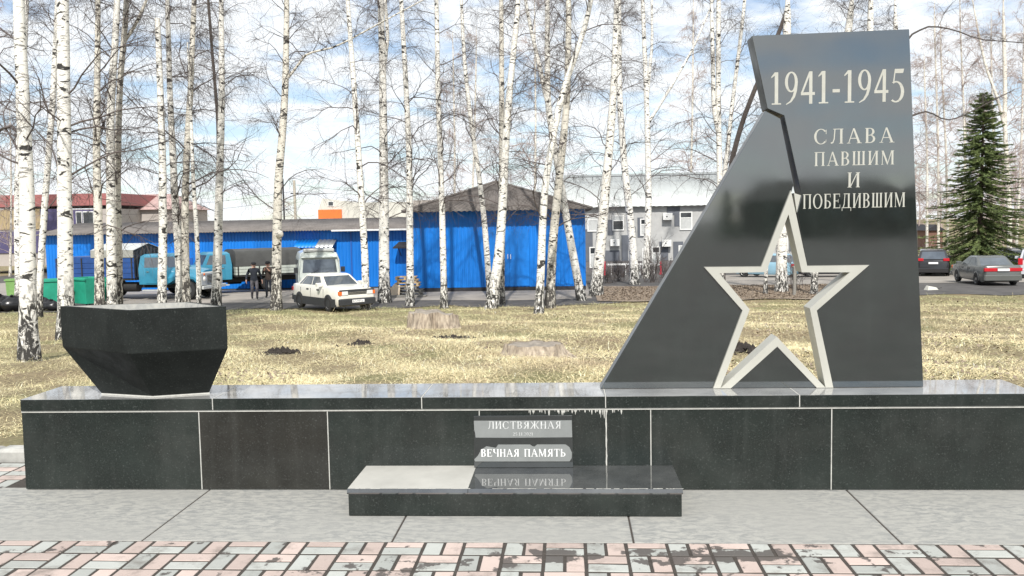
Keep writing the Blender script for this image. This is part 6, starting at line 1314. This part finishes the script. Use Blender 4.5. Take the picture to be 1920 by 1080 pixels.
# ================================================================ grass
def grass():
    rg = np.random.default_rng(11); n = 470000
    u = rg.random(n); Y = 7.2*(38./7.2)**u; px = rg.uniform(-140, 2060, n); X = (px-1065)/F*Y*1.0
    z = np.where(Y < 6, -.06, -.03-.0607*(np.minimum(Y, 36)-6))+.035*np.sin(X*1.3+Y*.7)+.03*np.sin(X*.6-Y*1.1+2)+.02*np.sin(2.9*X+1.7*Y)
    keep = (Y > 6.08)
    for cx, cy, rr in HOLES: keep &= ((X-cx)**2+(Y-cy)**2) > rr*rr
    keep &= Y < np.array([36.2])+.5*np.sin(X*.9)+.35*np.sin(X*2.3+1)+np.where(X > 1.5, 2.4*np.clip((X-1.5)/2, 0, 1), 0)
    X, Y, z = X[keep], Y[keep], z[keep]; n = len(X)
    def vn(fx, fy, ph): return np.sin(X*fx+ph)*np.cos(Y*fy+ph*1.7)
    patch = .5*vn(.5, .33, .3)+.35*vn(1.3, .9, 2.)+.25*vn(2.9, 2.1, 4.); patch2 = .5*vn(.8, .6, 5.)+.4*vn(1.9, 1.4, 1.1)+.3*vn(4.3, 3.1, .2)
    gr = np.clip((Y-22)/16, 0, .55)+np.clip((-X-3)/9, 0, .35)+.5*patch+rg.normal(0, .18, n); gr = np.clip(gr-.12, 0, .85)
    br = np.clip(.75*patch2-.12+rg.normal(0, .22, n)+.35*np.clip((X-4)/5, 0, 1)*np.clip((30-Y)/10, 0, 1), 0, .9)
    straw = np.array([.68, .58, .345]); green = np.array([.25, .265, .115]); brown = np.array([.24, .17, .115])
    c = straw*(1-gr)[:, None]+green*gr[:, None]; c = c*(1-br)[:, None]+brown*br[:, None]; c *= np.exp(rg.normal(-.03, .3, n))[:, None]; c = np.clip(c, .01, .85)
    L = rg.uniform(.05, .18, n)*(1+.025*np.clip(Y-8, 0, 30))*np.where(rg.random(n) < .06, 1.7, 1.); az = rg.random(n)*6.283; el = np.abs(rg.normal(.16, .27, n)).clip(.02, 1.25); w = (.0019+.00018*Y)*rg.uniform(.7, 1.3, n)
    d = np.stack([np.cos(az)*np.cos(el), np.sin(az)*np.cos(el), np.sin(el)], 1); side = np.stack([-np.sin(az), np.cos(az), np.zeros(n)], 1)
    d2 = d.copy(); d2[:, 2] -= .35+.3*rg.random(n); d2[:, :2] += rg.normal(0, .25, (n, 2)); d2 /= np.linalg.norm(d2, axis=1, keepdims=True)
    p = np.stack([X, Y, z-.005], 1); mid = p+d*(L*.55)[:, None]; tip = mid+d2*(L*.45)[:, None]; tip[:, 2] = np.maximum(tip[:, 2], z+.004); tw = side*w[:, None]
    V = np.stack([p-tw, p+tw, mid, mid-tw*.9, mid+tw*.9, tip], 1).reshape(-1, 3); i = np.arange(n)[:, None]*6
    V[2::6] = mid+d*(L*.03)[:, None]
    Q = np.concatenate([i+np.array([[0, 1, 2]]), i+np.array([[3, 4, 5]])])
    col = np.repeat(np.concatenate([c, np.ones((n, 1))], 1), 6, 0)
    m = bpy.data.materials.new('dry_grass_blades'); m.use_nodes = True; t, b = nodes(m); at = N(t, 'ShaderNodeVertexColor'); at.layer_name = 'tint'
    ns = N(t, 'ShaderNodeTexNoise'); ns.inputs['Scale'].default_value = 3.; hs = N(t, 'ShaderNodeHueSaturation'); t.links.new(at.outputs[0], hs.inputs['Color']); t.links.new(math_node(t, 'MULTIPLY_ADD', ns.outputs['Fac'], .5, .78), hs.inputs['Value']); t.links.new(hs.outputs[0], b.inputs['Base Color']); b.inputs['Roughness'].default_value = .75
    tag(fast_mesh('dry_grass', V, Q, [m], smooth=False, color=col), 'matted dry spring grass covering the slope behind the plinth', 'grass', kind='stuff')
HOLES = []
for o in list(C.objects):
    if o.name.startswith('tree_stump'): HOLES.append((o.location.x, o.location.y, .5))
    if o.name.startswith('soil_heap'): HOLES.append((o.location.x, o.location.y, .3))
    if o.name.startswith('birch_tree') and o.location.y < 37: HOLES.append((o.location.x, o.location.y, .13))
grass()
# fallen leaves scattered over turf and leaf bed
def leaves():
    rg = np.random.default_rng(21); n = 42000; k = n//2
    Y = np.concatenate([6.3*(36/6.3)**rg.random(k), rg.uniform(37.8, 46, n-k)]); X = np.concatenate([(rg.uniform(-100, 2020, k)-1065)/F, np.zeros(n-k)])*Y; X[k:] = rg.uniform(1.4, 14, n-k)
    m1 = np.concatenate([(np.sin(X[:k]*.8+5)*np.cos(Y[:k]*.6)+.6*np.sin(1.9*X[:k])*np.cos(1.4*Y[:k])+.5*np.clip(X[:k]/4, -1, 1.4)) > .35, np.ones(n-k, bool)]); X, Y = X[m1], Y[m1]; n = len(X)
    z = np.where(Y < 36, -.03-.0607*(Y-6)+.035*np.sin(X*1.3+Y*.7)+.03*np.sin(X*.6-Y*1.1+2)+.02*np.sin(2.9*X+1.7*Y), np.where(Y < 44, -1.85, -1.85-.028*(Y-44))+.05)+rg.uniform(.01, .05, n)
    s = rg.uniform(.014, .03, n)*(1+Y/60); az = rg.random(n)*6.28; a = np.stack([np.cos(az), np.sin(az), rg.normal(0, .4, n)], 1)*s[:, None]; b = np.stack([-np.sin(az), np.cos(az), rg.normal(0, .4, n)], 1)*(s*.6)[:, None]; p = np.stack([X, Y, z], 1)
    V = np.stack([p-a, p-b, p+a, p+b], 1).reshape(-1, 3); tag(fast_mesh('fallen_leaves', V, np.arange(len(V)).reshape(-1, 4), [M['litter']], smooth=False), 'brown fallen leaves scattered over the turf and the tree bed', 'leaves', kind='stuff')
leaves()
